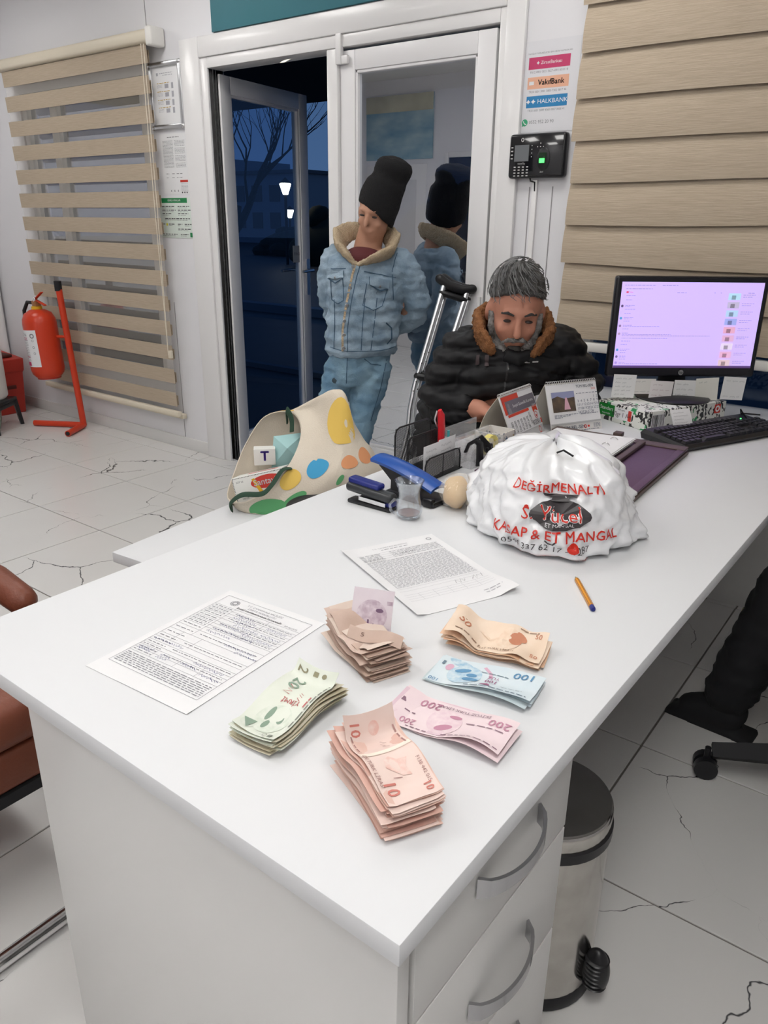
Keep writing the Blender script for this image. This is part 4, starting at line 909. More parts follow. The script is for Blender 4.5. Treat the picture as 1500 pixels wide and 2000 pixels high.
# the form nearest the 20 lira notes: top edge towards the door
t, f, f2 = printed_sheet('form_sheet', 'printed form filled in with blue handwriting beside the green banknotes', -.833, .657, .07, lambda u, v: .010 * max(0, .12 - v) ** 1.2 * (1 if u > .3 else .3) + .004 * max(0, u - .9))
p = B(); rn = random.Random(21)
def ln(x0, y0, x1, y1, wd=.0007): p.stroke([(x0 + (x1 - x0) * i / 10, y0 + (y1 - y0) * i / 10) for i in range(11)], wd, f)
X0, X1, Y0, Y1 = -.092, .092, -.118, .132
ln(X0, Y0, X1, Y0); ln(X0, Y1, X1, Y1); ln(X0, Y0, X0, Y1); ln(X1, Y0, X1, Y1)
rows = [.100, .092, .084, .076, .066, .056, .048, .040, .032, .018, .000, -.018, -.030, -.042, -.052, -.060, -.070, -.080]
for y in rows: ln(X0, y, X1, y, .0005)
for x, a, c in ((-.045, .100, .0), (.030, .100, .032), (-.06, .0, -.03), (-.02, .0, -.03), (.0, -.06, -.08), (-.05, -.06, -.08), (.045, -.06, -.08)): ln(x, a, x, c, .0005)
p.text('T.C. ÇANAKKALE VALİLİĞİ', .0062, f, .0, .122); p.text('ZABITA MÜDÜRLÜĞÜ', .0062, f, .0, .114); p.text('İDARİ YAPTIRIM KARAR TUTANAĞI', .0060, f, .0, .106, bold=.015); p.text('№ 001575', .006, f, .07, .104)
for i, y in enumerate(rows[:-1]):
    p.words(X0 + .004, -.05, (y + rows[i + 1]) / 2, .0030, f, rnd=rn)
    if i % 2: p.words(-.035, .085, (y + rows[i + 1]) / 2 + .001, .0026, f, rnd=rn)
for k in range(7): p.words(X0 + .004, X1 - .004, -.086 - k * .0042, .0030, f, rnd=rn)
for k in range(12): a = k * pi / 6; p.disc(-.062 + .006 * cos(a), .116 + .006 * sin(a), .0028, .0028, f, 8, hole=.75)
p.o('print', M('form_ink', (.30, .30, .33), .7), t, smooth=False)
p = B()
for x, y, l in ((-.03, .087, .035), (-.03, .079, .05), (-.02, .070, .04), (-.01, .060, .05), (.04, .080, .04), (.045, .06, .04), (-.03, .050, .06), (.02, .044, .06), (-.03, .036, .08), (-.035, .025, .05), (.02, .008, .06), (.05, .0, .04), (-.085, -.065, .03), (-.085, -.070, .025), (-.04, -.066, .02), (-.04, -.073, .02), (.005, -.066, .03), (.05, -.072, .035), (.02, -.055, .06), (-.085, -.036, .06)):
    p.scrawl(x, y, l, .0075, f2, .0008, rn)
p.o('handwriting', BLUEINK, t, smooth=False)
# second form: nearest the plastic bag
t, f, f2 = printed_sheet('form_sheet', 'printed form with pen signatures lying between the bag and the money', -.727, 1.08, 1.15, lambda u, v: .012 * smooth01((u - .75) / .25) * smooth01((.35 - v) / .35) + .005 * smooth01((.12 - u) / .12))
p = B(); rn = random.Random(31)
p.text('T.C. ÇANAKKALE BELEDİYESİ', .006, f, -.005, .128); p.words(-.03, .03, .119, .004, f, rnd=rn)
for k in range(5): p.words(-.085, -.04, .105 - k * .006, .0035, f, rnd=rn); p.words(-.02, .09, .105 - k * .006, .0030, f, rnd=rn)
for k in range(26): p.words(-.085, .088, .070 - k * .0045, .0026, f, rnd=rn)
for y in (.108, .099, .09, .081, .072, .020, -.002, -.050, -.060, -.075, -.083, -.091, -.099): p.stroke([(-.088 + .0178 * i, y) for i in range(11)], .0004, f)
for x in (-.06, -.03, .0, .03, .06): p.stroke([(x, -.075 - .003 * i) for i in range(9)], .0004, f)
p.words(.05, .09, -.118, .004, f, rnd=rn); p.words(.05, .08, -.126, .004, f, rnd=rn)
p.disc(.085, .128, .006, .006, f, 18, hole=.6)
p.o('print', M('form_ink2', (.42, .42, .45), .7), t, smooth=False)
p = B(); p.scrawl(-.085, .083, .04, .006, f2, .0007, rn); p.scrawl(-.085, .074, .04, .006, f2, .0007, rn); p.scrawl(.0, .09, .03, .009, f2, .0007, rn); p.scrawl(.02, -.066, .025, .016, f2, .0008, rn); p.scrawl(.062, -.066, .02, .022, f2, .0008, rn)
p.o('handwriting', INK, t, smooth=False)
pe = thing('pencil', 'short orange striped ballpoint with blue end lying on the desk', 'pencil', (-.454, 1.175, ZT + .0046), atan2(-.100, .078))
B().tube([(-.052, 0, 0), (.052, 0, 0)], .0042, 6).o('barrel', M('pencil_orange', srgb(222, 150, 40), .35), pe, ang=20)
B().tube([(-.0635, 0, 0), (-.060, 0, 0), (-.052, 0, 0)], [.0006, .0016, .0040], 10).o('tip', M('tip_brass', (.45, .33, .15), .3, .8), pe)
B().tube([(.052, 0, 0), (.062, 0, 0), (.064, 0, 0)], [.0044, .0044, .0034], 12).o('end_plug', NAVY, pe)
for a in (.5, 1.57, 2.6): B().box((0, .0040 * cos(a), .0040 * sin(a)), (.10, .0008, .0008), rotx(a)).o('stripe', M('stripe_dark', (.25, .10, .02), .4), pe)

# ------------------------------------------------------------------ white carrier bag with butcher's print
PL = bpy.data.materials.new('white_plastic_film'); PL.use_nodes = True; tn = PL.node_tree; b_ = tn.nodes['Principled BSDF']
b_.inputs['Base Color'].default_value = (.86, .87, .89, 1); b_.inputs['Roughness'].default_value = .28; b_.inputs['Alpha'].default_value = .93; b_.inputs['Subsurface Weight'].default_value = .0
b_.inputs['Coat Weight'].default_value = .5; b_.inputs['Coat Roughness'].default_value = .2
CB = Vector((-.655, 1.515, ZT + .001)) - RV * .045 + NV * .05
PRO = [(.60, .0), (.90, .002), (1.0, .010), (1.01, .028), (.985, .058), (.945, .090), (.88, .120), (.775, .147), (.63, .168), (.44, .181), (.23, .187), (.05, .188)]
ARC = [0]
for a, c in zip(PRO, PRO[1:]): ARC.append(ARC[-1] + hypot((c[0] - a[0]) * .19, c[1] - a[1]))
def bagf(th, l, e=0):
    l = max(0, min(ARC[-1] * .9999, l)); k = 0
    while ARC[k + 1] < l: k += 1
    u = (l - ARC[k]) / (ARC[k + 1] - ARC[k])
    r_ = PRO[k][0] + (PRO[k + 1][0] - PRO[k][0]) * u; z = PRO[k][1] + (PRO[k + 1][1] - PRO[k][1]) * u
    h = z / .2
    d = RV * sin(th) + NV * cos(th)                       # th=0 faces the camera
    v = Vector((sin(th) * 1.6, cos(th) * 1.6, z * 9))
    fold = .020 * noise.noise(v * 1.1) + .012 * abs(noise.noise(v * 2.3 + Vector((3, 1, 7)))) + .008 * noise.noise(v * 4.5) + .004 * noise.noise(v * 9)
    fold += .012 * h * h * sin(th * 11 + 2.5 * noise.noise(v)) + .0045 * sin(th * 17 + z * 60 + 4 * noise.noise(v * 1.7)) * (1 - .4 * h)
    crease = 1 - abs(noise.noise(Vector((sin(th) * 2.2, cos(th) * 2.2, z * 13)) + Vector((9, 2, 4)))) * 2.2
    fold += .010 * max(0, crease) ** 3
    rr = r_ * (.180 + .020 * cos(2 * th)) + fold * min(1, r_ * 1.5) + e
    if h > .55: z += .020 * noise.noise(v * 1.6 + Vector((5, 5, 5))) * (h - .55) * 2
    tail = max(0, cos(th - 1.15)) ** 14 * max(0, 1 - h * 3.2)
    rr += .045 * tail; 
    return CB + d * rr + Vector((0, 0, max(.0005, z + (e if h > .5 else e * .3))))
pg = tag(B().sheet(lambda u, v: bagf(2 * pi * u, ARC[-1] * v), 220, 90).o('carrier_bag', PL, ang=180), 'crumpled white plastic carrier bag with red butcher print on the desk', 'plastic bag')
for p_ in pg.data.polygons: p_.use_smooth = True
T0 = -.17
bt = lambda e: (lambda a, c: bagf(T0 + a / .19, c, e))
REDB = M('bag_red', srgb(205, 45, 30), .4); BLKB = M('bag_black', srgb(62, 58, 60), .4)
B().text('DEĞİRMENALTI', .0270, bt(.0042), .005, .205, bold=.012, sub=3).text('KASAP & ET MANGAL', .0275, bt(.0042), .004, .118, bold=.012, sub=3, sxy=.92).text('f Değirmenaltıkasap Etmangal', .0125, bt(.0042), -.01, .072).disc(.036, .098, .010, .010, bt(.0050), 14).o('red_lettering', REDB, pg, smooth=False)
B().text('0544 337 62 17 - 0287', .0175, bt(.0042), -.012, .093, sub=2).text('Değirmenaltı Mah. Emniyet Cad. No:7', .0115, bt(.0042), -.01, .056).stroke([(-.012, .107), (-.006, .103), (.002, .103), (.006, .110)], .003, bt(.0042)).o('black_lettering', BLKB, pg, smooth=False)
em_ = B(); em_.raw([(.012 + .050 * cos(a) * (1 if abs(cos(a)) < .9 else 1.12), .158 + .028 * sin(a)) for a in [i * pi / 12 for i in range(24)]] + [(.012, .158)], [(i, (i + 1) % 24, 24) for i in range(24)], bt(.0042))
em_.poly([(-.006, .182), (-.004, .188), (-.020, .190), (-.024, .196), (-.012, .195), (.004, .193), (.020, .193), (.036, .195), (.048, .196), (.044, .190), (.028, .188), (.030, .182)], bt(.0042)); em_.o('bull_emblem', BLKB, pg, smooth=False)
B().text('S. Yücel', .034, bt(.0056), -.004, .158, bold=.04, sub=2).disc(.002, .188, .002, .002, bt(.0052), 8).disc(.022, .188, .002, .002, bt(.0052), 8).text('ET MANGAL', .0095, bt(.0052), .012, .140).o('white_outline', PAPER, pg, smooth=False)
B().text('S. Yücel', .034, bt(.0066), -.004, .158, sub=2).o('script_lettering', REDB, pg, smooth=False)
tag(B().tube([bagf(-.15, ARC[-1] * .80, .006), bagf(.0, ARC[-1] * .84, .012), bagf(.2, ARC[-1] * .82, .006)], .0022, 6).o('handle_edge', BLK, pg))
# bread roll in a clear wrap peeping out at the left of the carrier bag
t = thing('wrapped_bread', 'small bread roll in clear plastic wrap at the left of the carrier bag', 'bread', (-.868, 1.405, ZT))
bb = B().ell((0, 0, .036), (.030, .045, .036), rotz(.4), 20, 14); bm2 = bb.mesh('bread')
for v in bm2.vertices: v.co += v.normal * .005 * noise.noise(v.co * 40)
link('bread', bm2, M('bread_crust', srgb(222, 190, 140), .6, c2=srgb(205, 165, 105), nscale=30), t)
wr = B().ell((0, 0, .040), (.037, .055, .0395), rotz(.4), 28, 18); wm = wr.mesh('wrap')
for v in wm.vertices: v.co += v.normal * .006 * noise.noise(v.co * 55); v.co.z = max(v.co.z, .0005)
link('wrap', wm, M('clear_wrap', (.95, .92, .85), .1, alpha=.25, coat=.6), t)
tag(B().tube([(-.905, 1.395, ZT + .004), (-.892, 1.400, ZT + .006), (-.880, 1.398, ZT + .004)], .004, 6).o('cable_tie', BLK), 'short black twist tie end beside the wrapped bread', 'tie')
# ------------------------------------------------------------------ banknotes, every note a thing of its own
def note_mat(nm, c, c2): return M(nm, c, .55, c2=c2, nscale=28, namt=1.2)
def stack(den, L, Wd, cx, cy, rz, n, dz, mats, shape, label, toplabel, group, jit=.006, top=None, fray=.0):
    """n notes piled up; shape(a,b,k,rn) gives the bend of the k-th note; returns the mapping of the top note"""
    rn = random.Random(den * 13 + n); ret = None
    for k in range(n):
        last = k == n - 1
        dx, dy, dr = (rn.uniform(-jit, jit), rn.uniform(-jit, jit) * .8, rn.uniform(-.07, .07)) if not last else (0, 0, 0)
        ph, am = rn.uniform(0, 6.28), rn.uniform(.0004, .0012)
        z0 = .0006 + dz * k
        def f(a, b_, e=0, k=k, ph=ph, am=am, z0=z0, last=last):
            p = shape(a, b_, k, last)
            return Vector((p[0], p[1], p[2] + z0 + e + am * (1 + sin(a * 70 + ph) * .8 + .5 * sin(b_ * 90 + ph * 2)) ))
        t = thing('banknote', toplabel if last else label, 'banknote', (cx + dx, cy + dy, ZT), rz + dr, group)
        me = B().sheet(lambda u, v: f(L * (u - .5), Wd * (v - .5)), 22, 8, .00022)
        sh = me.o('note_paper', mats[k % len(mats)] if not last else mats[0], t, ang=60)
        if last: ret = (t, f)
    return ret
def prints(t, mat, nm, fn):
    b = B(); fn(b); return b.o(nm, mat, t, smooth=False)
def bend_up(a, b_, af, ang, s=1, r=.004):
    """fold everything with s*a > af upwards by ang"""
    q = s * a - af
    if q <= 0: return a, 0
    l = r * ang
    if q < l: t = q / r; return s * (af + r * sin(t)), r * (1 - cos(t))
    q -= l; return s * (af + r * sin(ang) + q * cos(ang)), r * (1 - cos(ang)) + q * sin(ang)

# 200 lira
P200 = [note_mat('note_200_a', srgb(238, 220, 222), srgb(234, 213, 218)), note_mat('note_200_b', srgb(230, 206, 214), srgb(220, 192, 204))]
def s200(a, b_, k, last):
    z = .006 * sin((a + .01) * 40) * (1 - .4 * b_ / .036) * .6 + (.010 * smooth01((a - .0) / .08) * (1 if last else .45) + .006 * smooth01((-a - .05) / .03))
    z += .006 * smooth01((-b_ - .01) / .03) * sin(max(0, a) * 38) * (1.2 if last else .4)
    return (a, b_, max(0, z + .003))
t, f = stack(200, .160, .072, -.430, .710, .11, 4, .0012, P200, s200, 'pink two hundred lira note under the top one of its stack', 'pink two hundred lira note on top, lying with its figures upside down', 'pink two hundred lira notes', .009)
g = lambda a, b_: f(a, b_, .0007); g2 = lambda a, b_: f(a, b_, .0011)
DP = M('note_200_ink', srgb(196, 140, 162), .6); LP = M('note_200_tint', srgb(226, 198, 208), .6, c2=srgb(238, 220, 222), nscale=110, namt=1.1)
prints(t, LP, 'portrait_tint', lambda b: b.disc(-.008, -.004, .023, .028, g, 24, rot=.3).disc(-.071, -.022, .010, .008, g, 14))
prints(t, DP, 'figures', lambda b: (b.text('200', .021, g2, -.040, .023, rot=pi, bold=.01), b.text('200', .015, g2, -.052, -.022, rot=pi, bold=.01), b.text('200', .020, g2, .060, .016, rot=pi, bold=.01), b.disc(-.004, -.016, .012, .006, g2, 14, rot=.5), b.disc(.002, .010, .009, .004, g2, 12), b.rect(-.064, .012, -.061, .025, g2)))
prints(t, M('note_microprint', srgb(140, 110, 125), .6), 'small_print', lambda b: (b.text('İKİYÜZ TÜRK LİRASI', .008, g2, .006, .027, rot=pi), b.words(.02, .07, .002, .003, g2), b.words(.0, .076, -.031, .003, g2), b.rect(-.078, .006, -.071, .014, g2), b.words(-.05, -.02, -.032, .003, g2), b.words(-.066, -.05, -.005, .004, g2)))
# 100 lira
P100 = [note_mat('note_100_a', srgb(222, 232, 236), srgb(212, 226, 233)), note_mat('note_100_b', srgb(208, 218, 220), srgb(192, 206, 210))]
def s100(a, b_, k, last):
    z = .007 * (1 + sin(a * 42 + .6)) * .5 + .008 * smooth01((-b_ - .005) / .03) * (sin((a + .02) * 32) + 1) * .5 * (1.2 if last else .5) + .010 * smooth01((a - .03) / .05) * (.9 if last else .3)
    return (a, b_, max(0, z))
t, f = stack(100, .154, .072, -.447, .824, .15, 4, .0014, P100, s100, 'pale blue hundred lira note under the top one of its stack', 'light blue hundred lira note on top with its portrait upside down', 'blue hundred lira notes', .008)
g = lambda a, b_: f(a, b_, .0007); g2 = lambda a, b_: f(a, b_, .0011)
prints(t, M('note_100_blue', srgb(150, 192, 216), .6, c2=srgb(222, 232, 236), nscale=110, namt=1.1), 'portrait', lambda b: (b.disc(-.030, -.004, .025, .026, g, 26), b.disc(-.046, .024, .022, .008, g, 18, rot=-.35)))
prints(t, M('note_100_deep', srgb(100, 150, 188), .6), 'figures', lambda b: (b.text('100', .022, g2, .050, .024, rot=pi, bold=.012), b.disc(-.020, -.002, .008, .005, g2, 14), b.disc(-.036, .006, .012, .005, g2, 14, rot=.4), b.disc(-.018, -.014, .012, .006, g2, 14), b.text('100', .011, g2, -.066, -.030, rot=pi)))
prints(t, M('note_100_plum', srgb(160, 100, 135), .6), 'plum_print', lambda b: (b.text('100', .0125, g2, .012, -.008, rot=pi, bold=.01), b.text('YÜZ', .009, g2, .012, .002, rot=pi), b.poly([(.0, -.026), (.010, -.018), (.018, -.030), (.012, -.020), (.022, -.014)], g2)))
prints(t, M('note_100_pink', srgb(215, 175, 195), .6), 'pink_band', lambda b: (b.stroke([(-.010, .026), (.004, .012), (.008, .0)], .005, g), b.disc(-.058, .008, .006, .009, g, 12)))
prints(t, M('note_microprint2', srgb(110, 130, 145), .6), 'small_print', lambda b: (b.words(-.02, .07, -.033, .0035, g2), b.words(-.01, .03, .012, .003, g2), b.rect(-.072, .010, -.068, .020, g2), b.words(.03, .06, -.020, .003, g2)))
# 50 lira
P50 = [note_mat('note_50_a', srgb(238, 218, 198), srgb(232, 208, 184)), note_mat('note_50_b', srgb(230, 196, 168), srgb(222, 180, 146))]
def s50(a, b_, k, last):
    m = 1.0 if last else .35 + .4 * (k / 7)
    z = .020 * smooth01((-a - .015) / .05) * m * (1 if b_ < .01 else .75) + .006 * (1 + sin(a * 75 + b_ * 30)) * .5 * m + .005 * (1 + sin(a * 150 - b_ * 60)) * .3 * m + .012 * smooth01((b_ - .0) / .034) * m
    return (a * .99, b_, z)
t, f = stack(50, .148, .068, -.482, .916, .24, 7, .0018, P50, s50, 'orange fifty lira note under the crumpled top one', 'crumpled peach fifty lira note on top of the orange stack', 'orange fifty lira notes', .008)
g = lambda a, b_: f(a, b_, .0007); g2 = lambda a, b_: f(a, b_, .0011)
prints(t, M('note_50_ink', srgb(200, 134, 104), .6), 'figures', lambda b: (b.text('50', .019, g2, -.052, .004, rot=-.4, bold=.012), b.text('50', .011, g2, .060, .022, bold=.01), b.text('50', .012, g2, .062, -.020, bold=.01), b.disc(.028, .006, .010, .012, g2, 18), b.disc(.036, .014, .010, .006, g2, 14, rot=-.6)))
prints(t, M('note_50_tint', srgb(228, 200, 174), .6, c2=srgb(238, 218, 198), nscale=110, namt=1.1), 'portrait_tint', lambda b: (b.disc(.018, .0, .018, .024, g, 22), b.stroke([(-.03, .012), (-.01, .002), (.0, .006)], .004, g)))
prints(t, M('note_microprint3', srgb(150, 120, 100), .6), 'small_print', lambda b: (b.text('ELLİ TÜRK LİRASI', .007, g2, .005, -.026), b.words(-.06, -.02, -.022, .004, g2), b.words(.03, .06, .028, .003, g2)))
# 20 lira
P20 = [note_mat('note_20_a', srgb(226, 230, 219), srgb(218, 224, 210)), note_mat('note_20_b', srgb(216, 209, 186), srgb(200, 191, 164)), note_mat('note_20_c', srgb(220, 214, 196), srgb(206, 199, 176))]
def s20(a, b_, k, last):
    m = .4 + .6 * k / 13; z = .0
    if last: a, z = bend_up(a, b_, .046, .95)
    z += .007 * sin(a * 48 + .8) * m + .007 * m + .006 * smooth01((a - .02) / .05) * m
    z += .005 * m * (b_ / .034) ** 2
    return (a, b_, z)
t, f = stack(20, .142, .068, -.604, .594, radians(94), 14, .0014, P20, s20, 'greenish twenty lira note within the thick bent stack', 'pale green twenty lira note on top with its end folded up', 'green twenty lira notes', .007)
g = lambda a, b_: f(a, b_, .0007); g2 = lambda a, b_: f(a, b_, .0011)
prints(t, M('note_20_tint', srgb(204, 214, 198), .6, c2=srgb(226, 230, 219), nscale=110, namt=1.1), 'portrait_tint', lambda b: (b.disc(-.036, -.002, .026, .024, g, 26), b.disc(-.058, .020, .008, .010, g, 14)))
prints(t, M('note_20_ink', srgb(136, 158, 140), .6), 'figures', lambda b: (b.text('20', .024, g2, .030, .014, rot=pi, bold=.012), b.disc(-.046, .002, .008, .004, g2, 14), b.disc(-.030, -.010, .010, .005, g2, 14, rot=.4), b.disc(-.028, .008, .012, .004, g2, 14), b.poly([(-.066, .016), (-.052, .030), (-.048, .012)], g2)))
prints(t, M('note_20_dull', srgb(150, 145, 118), .6), 'flap_print', lambda b: (b.text('2', .022, g2, .058, .022, rot=pi, bold=.01), b.rect(.056, -.004, .064, .004, g2), b.disc(.060, -.014, .004, .004, g2, 10)))
prints(t, M('note_20_red', srgb(190, 105, 105), .6), 'red_print', lambda b: (b.text('YİRMİ', .010, g2, -.002, -.004, rot=pi / 2, bold=.01), b.words(-.006, .012, -.026, .004, g2), b.scrawl(.006, .012, .016, .012, g2, .001), b.scrawl(.002, -.012, .016, .012, g2, .001)))
prints(t, M('note_microprint4', srgb(135, 140, 130), .6), 'small_print', lambda b: (b.words(-.04, .045, -.031, .0035, g2), b.text('C*', .009, g2, -.066, -.014, rot=pi), b.rect(-.068, -.026, -.062, -.020, g2)))
# 10 lira
P10 = [note_mat('note_10_a', srgb(234, 212, 203), srgb(229, 204, 194)), note_mat('note_10_b', srgb(224, 188, 175), srgb(212, 168, 154)), note_mat('note_10_c', srgb(230, 200, 187), srgb(218, 180, 166))]
def s10(a, b_, k, last):
    m = k / 33; z = 0
    if last: a, z = bend_up(a, b_, .040, 1.15, -1)
    z += .010 * m * smooth01((-a - .02) / .05) + .0035 * m * sin(a * 60 + 1) + .006 * m * (b_ / .032) ** 2 + .004 * m * (1 - abs(a) / .068)
    return (a + .004 * sin(k * 1.3) * .5, b_ + .003 * sin(k * .8), max(0, z))
t, f = stack(10, .136, .064, -.424, .564, radians(-26), 34, .00125, P10, s10, 'reddish ten lira note within the tallest stack', 'pinkish ten lira note on top of the tallest stack, end folded back', 'red ten lira notes', .0065)
g = lambda a, b_: f(a, b_, .0007); g2 = lambda a, b_: f(a, b_, .0011)
prints(t, M('note_10_ink', srgb(206, 128, 116), .6), 'figures', lambda b: (b.text('10', .020, g2, .046, -.019, bold=.02), b.text('10', .013, g2, .056, .021, bold=.02), b.text('10', .017, g2, -.052, -.020, bold=.02)))
prints(t, M('note_10_tint', srgb(226, 178, 166), .6, c2=srgb(234, 212, 203), nscale=110, namt=1.1), 'portrait_tint', lambda b: (b.poly([(.008, -.010), (.020, -.012), (.034, .002), (.036, .012), (.024, .010), (.014, .016), (.012, .004), (.004, -.002)], g), b.disc(-.050, .004, .008, .007, g, 14)))
prints(t, M('note_10_sheen', srgb(246, 232, 218), .4), 'crease_band', lambda b: b.rect(-.012, -.032, -.004, .032, g, 2, 8))
prints(t, M('note_microprint5', srgb(165, 125, 120), .6), 'small_print', lambda b: (b.text('ON TÜRK LİRASI', .0068, g2, .018, -.027), b.text('F138 442 015', .006, g2, .036, .026), b.words(-.045, -.01, .028, .0035, g2), b.words(-.045, -.015, -.026, .003, g2), b.stroke([(.036, .0), (.034, -.010)], .0008, g2), b.scrawl(-.030, .006, .014, .010, g2, .0006)))
# 5 lira
P5 = [note_mat('note_5_a', srgb(222, 205, 192), srgb(212, 192, 178)), note_mat('note_5_b', srgb(206, 182, 168), srgb(190, 164, 148)), note_mat('note_5_c', srgb(216, 194, 182), srgb(202, 176, 162))]
def s5(a, b_, k, last):
    m = k / 27; z = .022 * smooth01((-a - .012) / .055) * (.3 + .7 * m) + .008 * m * smooth01((a - .02) / .04) + .003 * m * sin(a * 90 + k)
    x = a * (1 - .06 * m); return (x + .003 * sin(k * 1.1), b_ + .004 * sin(k * .7), max(0, z))
stack(5, .130, .062, -.626, .780, radians(-22), 28, .00135, P5, s5, 'brownish five lira note within the curled stack behind the green notes', 'brown five lira note lying on top of the curled stack', 'brown five lira notes', .0075)
t = thing('banknote', 'violet five lira note standing upright out of the curled stack', 'banknote', (-.634, .795, ZT + .026), radians(22), 'brown five lira notes')
f = lambda a, b_, e=0: Vector((a, .006 + .014 * b_ / .06 + .010 * (b_ / .06) ** 2 - e, b_))
B().sheet(lambda u, v: f(.064 * (u - .5), .062 * v), 8, 10, .00022).o('note_paper', note_mat('note_5_violet', srgb(224, 214, 220), srgb(214, 202, 210)), t)
prints(t, M('note_5_ink', srgb(176, 152, 170), .6, c2=srgb(224, 214, 220), nscale=110, namt=1.1), 'portrait', lambda b: (b.disc(.0, .026, .024, .022, lambda x, y: f(x, y, .0006), 26), b.rect(.022, .004, .031, .048, lambda x, y: f(x, y, .0006))))
prints(t, M('note_5_deep', srgb(115, 90, 115), .6), 'figures', lambda b: (b.text('5', .014, lambda x, y: f(x, y, .0010), .006, .010, rot=.8), b.rect(-.006, .010, -.003, .020, lambda x, y: f(x, y, .001)), b.disc(.012, .034, .006, .003, lambda x, y: f(x, y, .001), 12)))
t = thing('banknote', 'brown five lira note with a figure, bent over the front of the curled stack', 'banknote', (-.598, .764, ZT + .043), radians(14), 'brown five lira notes')
f = lambda a, b_, e=0: Vector((a, .012 * b_ / .03, .014 * (b_ / .03 + .5) + .003 * sin(a * 80) + e))
B().sheet(lambda u, v: f(.085 * (u - .5), .030 * (v - .5)), 10, 4, .00022).o('note_paper', P5[1], t)
prints(t, M('note_5_brown', srgb(120, 92, 84), .6), 'figures', lambda b: b.text('5', .014, lambda x, y: f(x, y, .0012), -.02, .0))
# ------------------------------------------------------------------ people
from mathutils.bvhtree import BVHTree
SKIN = M('skin_tan', srgb(196, 150, 126), .55, c2=srgb(184, 136, 112), nscale=14); SKIN2 = M('skin_ruddy', srgb(196, 140, 118), .55, c2=srgb(182, 124, 102), nscale=14)
def Pn(s, n, z): return Vector((s, -n, z))
def basis(fwd, up):
    f_ = Vector(fwd).normalized(); u_ = Vector(up); u_ = (u_ - f_ * u_.dot(f_)).normalized(); x_ = f_.cross(u_)
    return Matrix((x_, f_, u_)).transposed()
def add_head(b, c, Rm, k=1.0, ears=True):
    q = lambda x, y, z: c + Rm @ (Vector((x, y, z)) * k)
    E_ = lambda x, y, z, r: b.ell(q(x, y, z), Vector(r) * k, Rm, 24, 16)
    E_(0, -.012, .030, (.074, .092, .088)); E_(0, .020, -.028, (.062, .066, .085)); E_(0, .046, -.085, (.034, .034, .028)); E_(0, .010, -.07, (.055, .05, .035))
    b.limb([q(0, .088, .016), q(0, .105, -.022)], [.008 * k, .013 * k]); E_(0, .076, .030, (.05, .014, .010))
    for s in (-1, 1):
        E_(s * .036, .060, -.025, (.021, .019, .020))
        if ears: E_(s * .076, -.004, -.010, (.010, .020, .032))
    E_(0, .082, -.052, (.021, .008, .005)); E_(0, .080, -.064, (.019, .009, .006))
    return q
def add_hand(b, wr, d, pal, k=1.0, side=1, curl=.5):
    """palm and five bent fingers; d along the hand, pal out of the palm"""
    d = Vector(d).normalized(); pal = Vector(pal); pal = (pal - d * pal.dot(d)).normalized(); x_ = d.cross(pal) * side
    Rm = Matrix((x_, d, pal)).transposed()
    b.ell(wr + d * .045 * k, Vector((.040, .050, .016)) * k, Rm, 16, 10)
    for i, (off, l) in enumerate(((-.030, .060), (-.011, .072), (.009, .068), (.027, .054))):
        p0 = wr + d * .078 * k + x_ * off * k; p = [wr + d * .05 * k + x_ * off * .8 * k, p0]; dd = d.copy()
        for j in range(3):
            dd = (dd * cos(curl) + pal * sin(curl)).normalized(); p.append(p[-1] + dd * l * k * (.42, .33, .25)[j])
        b.limb(p, [.0098 * k, .0095 * k, .0090 * k, .0083 * k, .0070 * k], 8)
    t = x_ * -1
    b.limb([wr + d * .018 * k + t * .022 * k, wr + d * .045 * k + t * .046 * k + pal * .010 * k, wr + d * .070 * k + t * .050 * k + pal * .020 * k, wr + d * .090 * k + t * .042 * k + pal * .026 * k], [.013 * k, .0115 * k, .010 * k, .008 * k], 8)
def torso(b, rows, yaw=0):
    """rows of (z, s, n, half width, half depth)"""
    rings = []
    for z, s, n, hw, hd in rows:
        r = []
        for j in range(28):
            a = 2 * pi * j / 28; x_ = hw * (abs(cos(a)) ** .8) * (1 if cos(a) > 0 else -1); y_ = hd * (abs(sin(a)) ** .9) * (1 if sin(a) > 0 else -1)
            r.append(Pn(s, n, z) + Vector((x_ * cos(yaw) - y_ * sin(yaw), x_ * sin(yaw) + y_ * cos(yaw), 0)))
        rings.append(r)
    b.ring_loft(rings)
def caster(me):
    t = BVHTree.FromPolygons([v.co for v in me.vertices], [tuple(p.vertices) for p in me.polygons])
    def f(s, z, e=.002):
        h = t.ray_cast(Vector((s, -1.2, z)), Vector((0, 1, 0)))
        return (h[0] + h[1] * e if h[0] is not None else Vector((s, -.1, z)))
    return f
def wr(co, k=1.0, sd=0):   # cloth wrinkles
    p = Vector((co.x * 16, co.y * 16, co.z * 34)) + Vector((sd, sd * 2, 0))
    return k * (.0075 * noise.noise(p) + .0045 * noise.noise(p * 2.1))

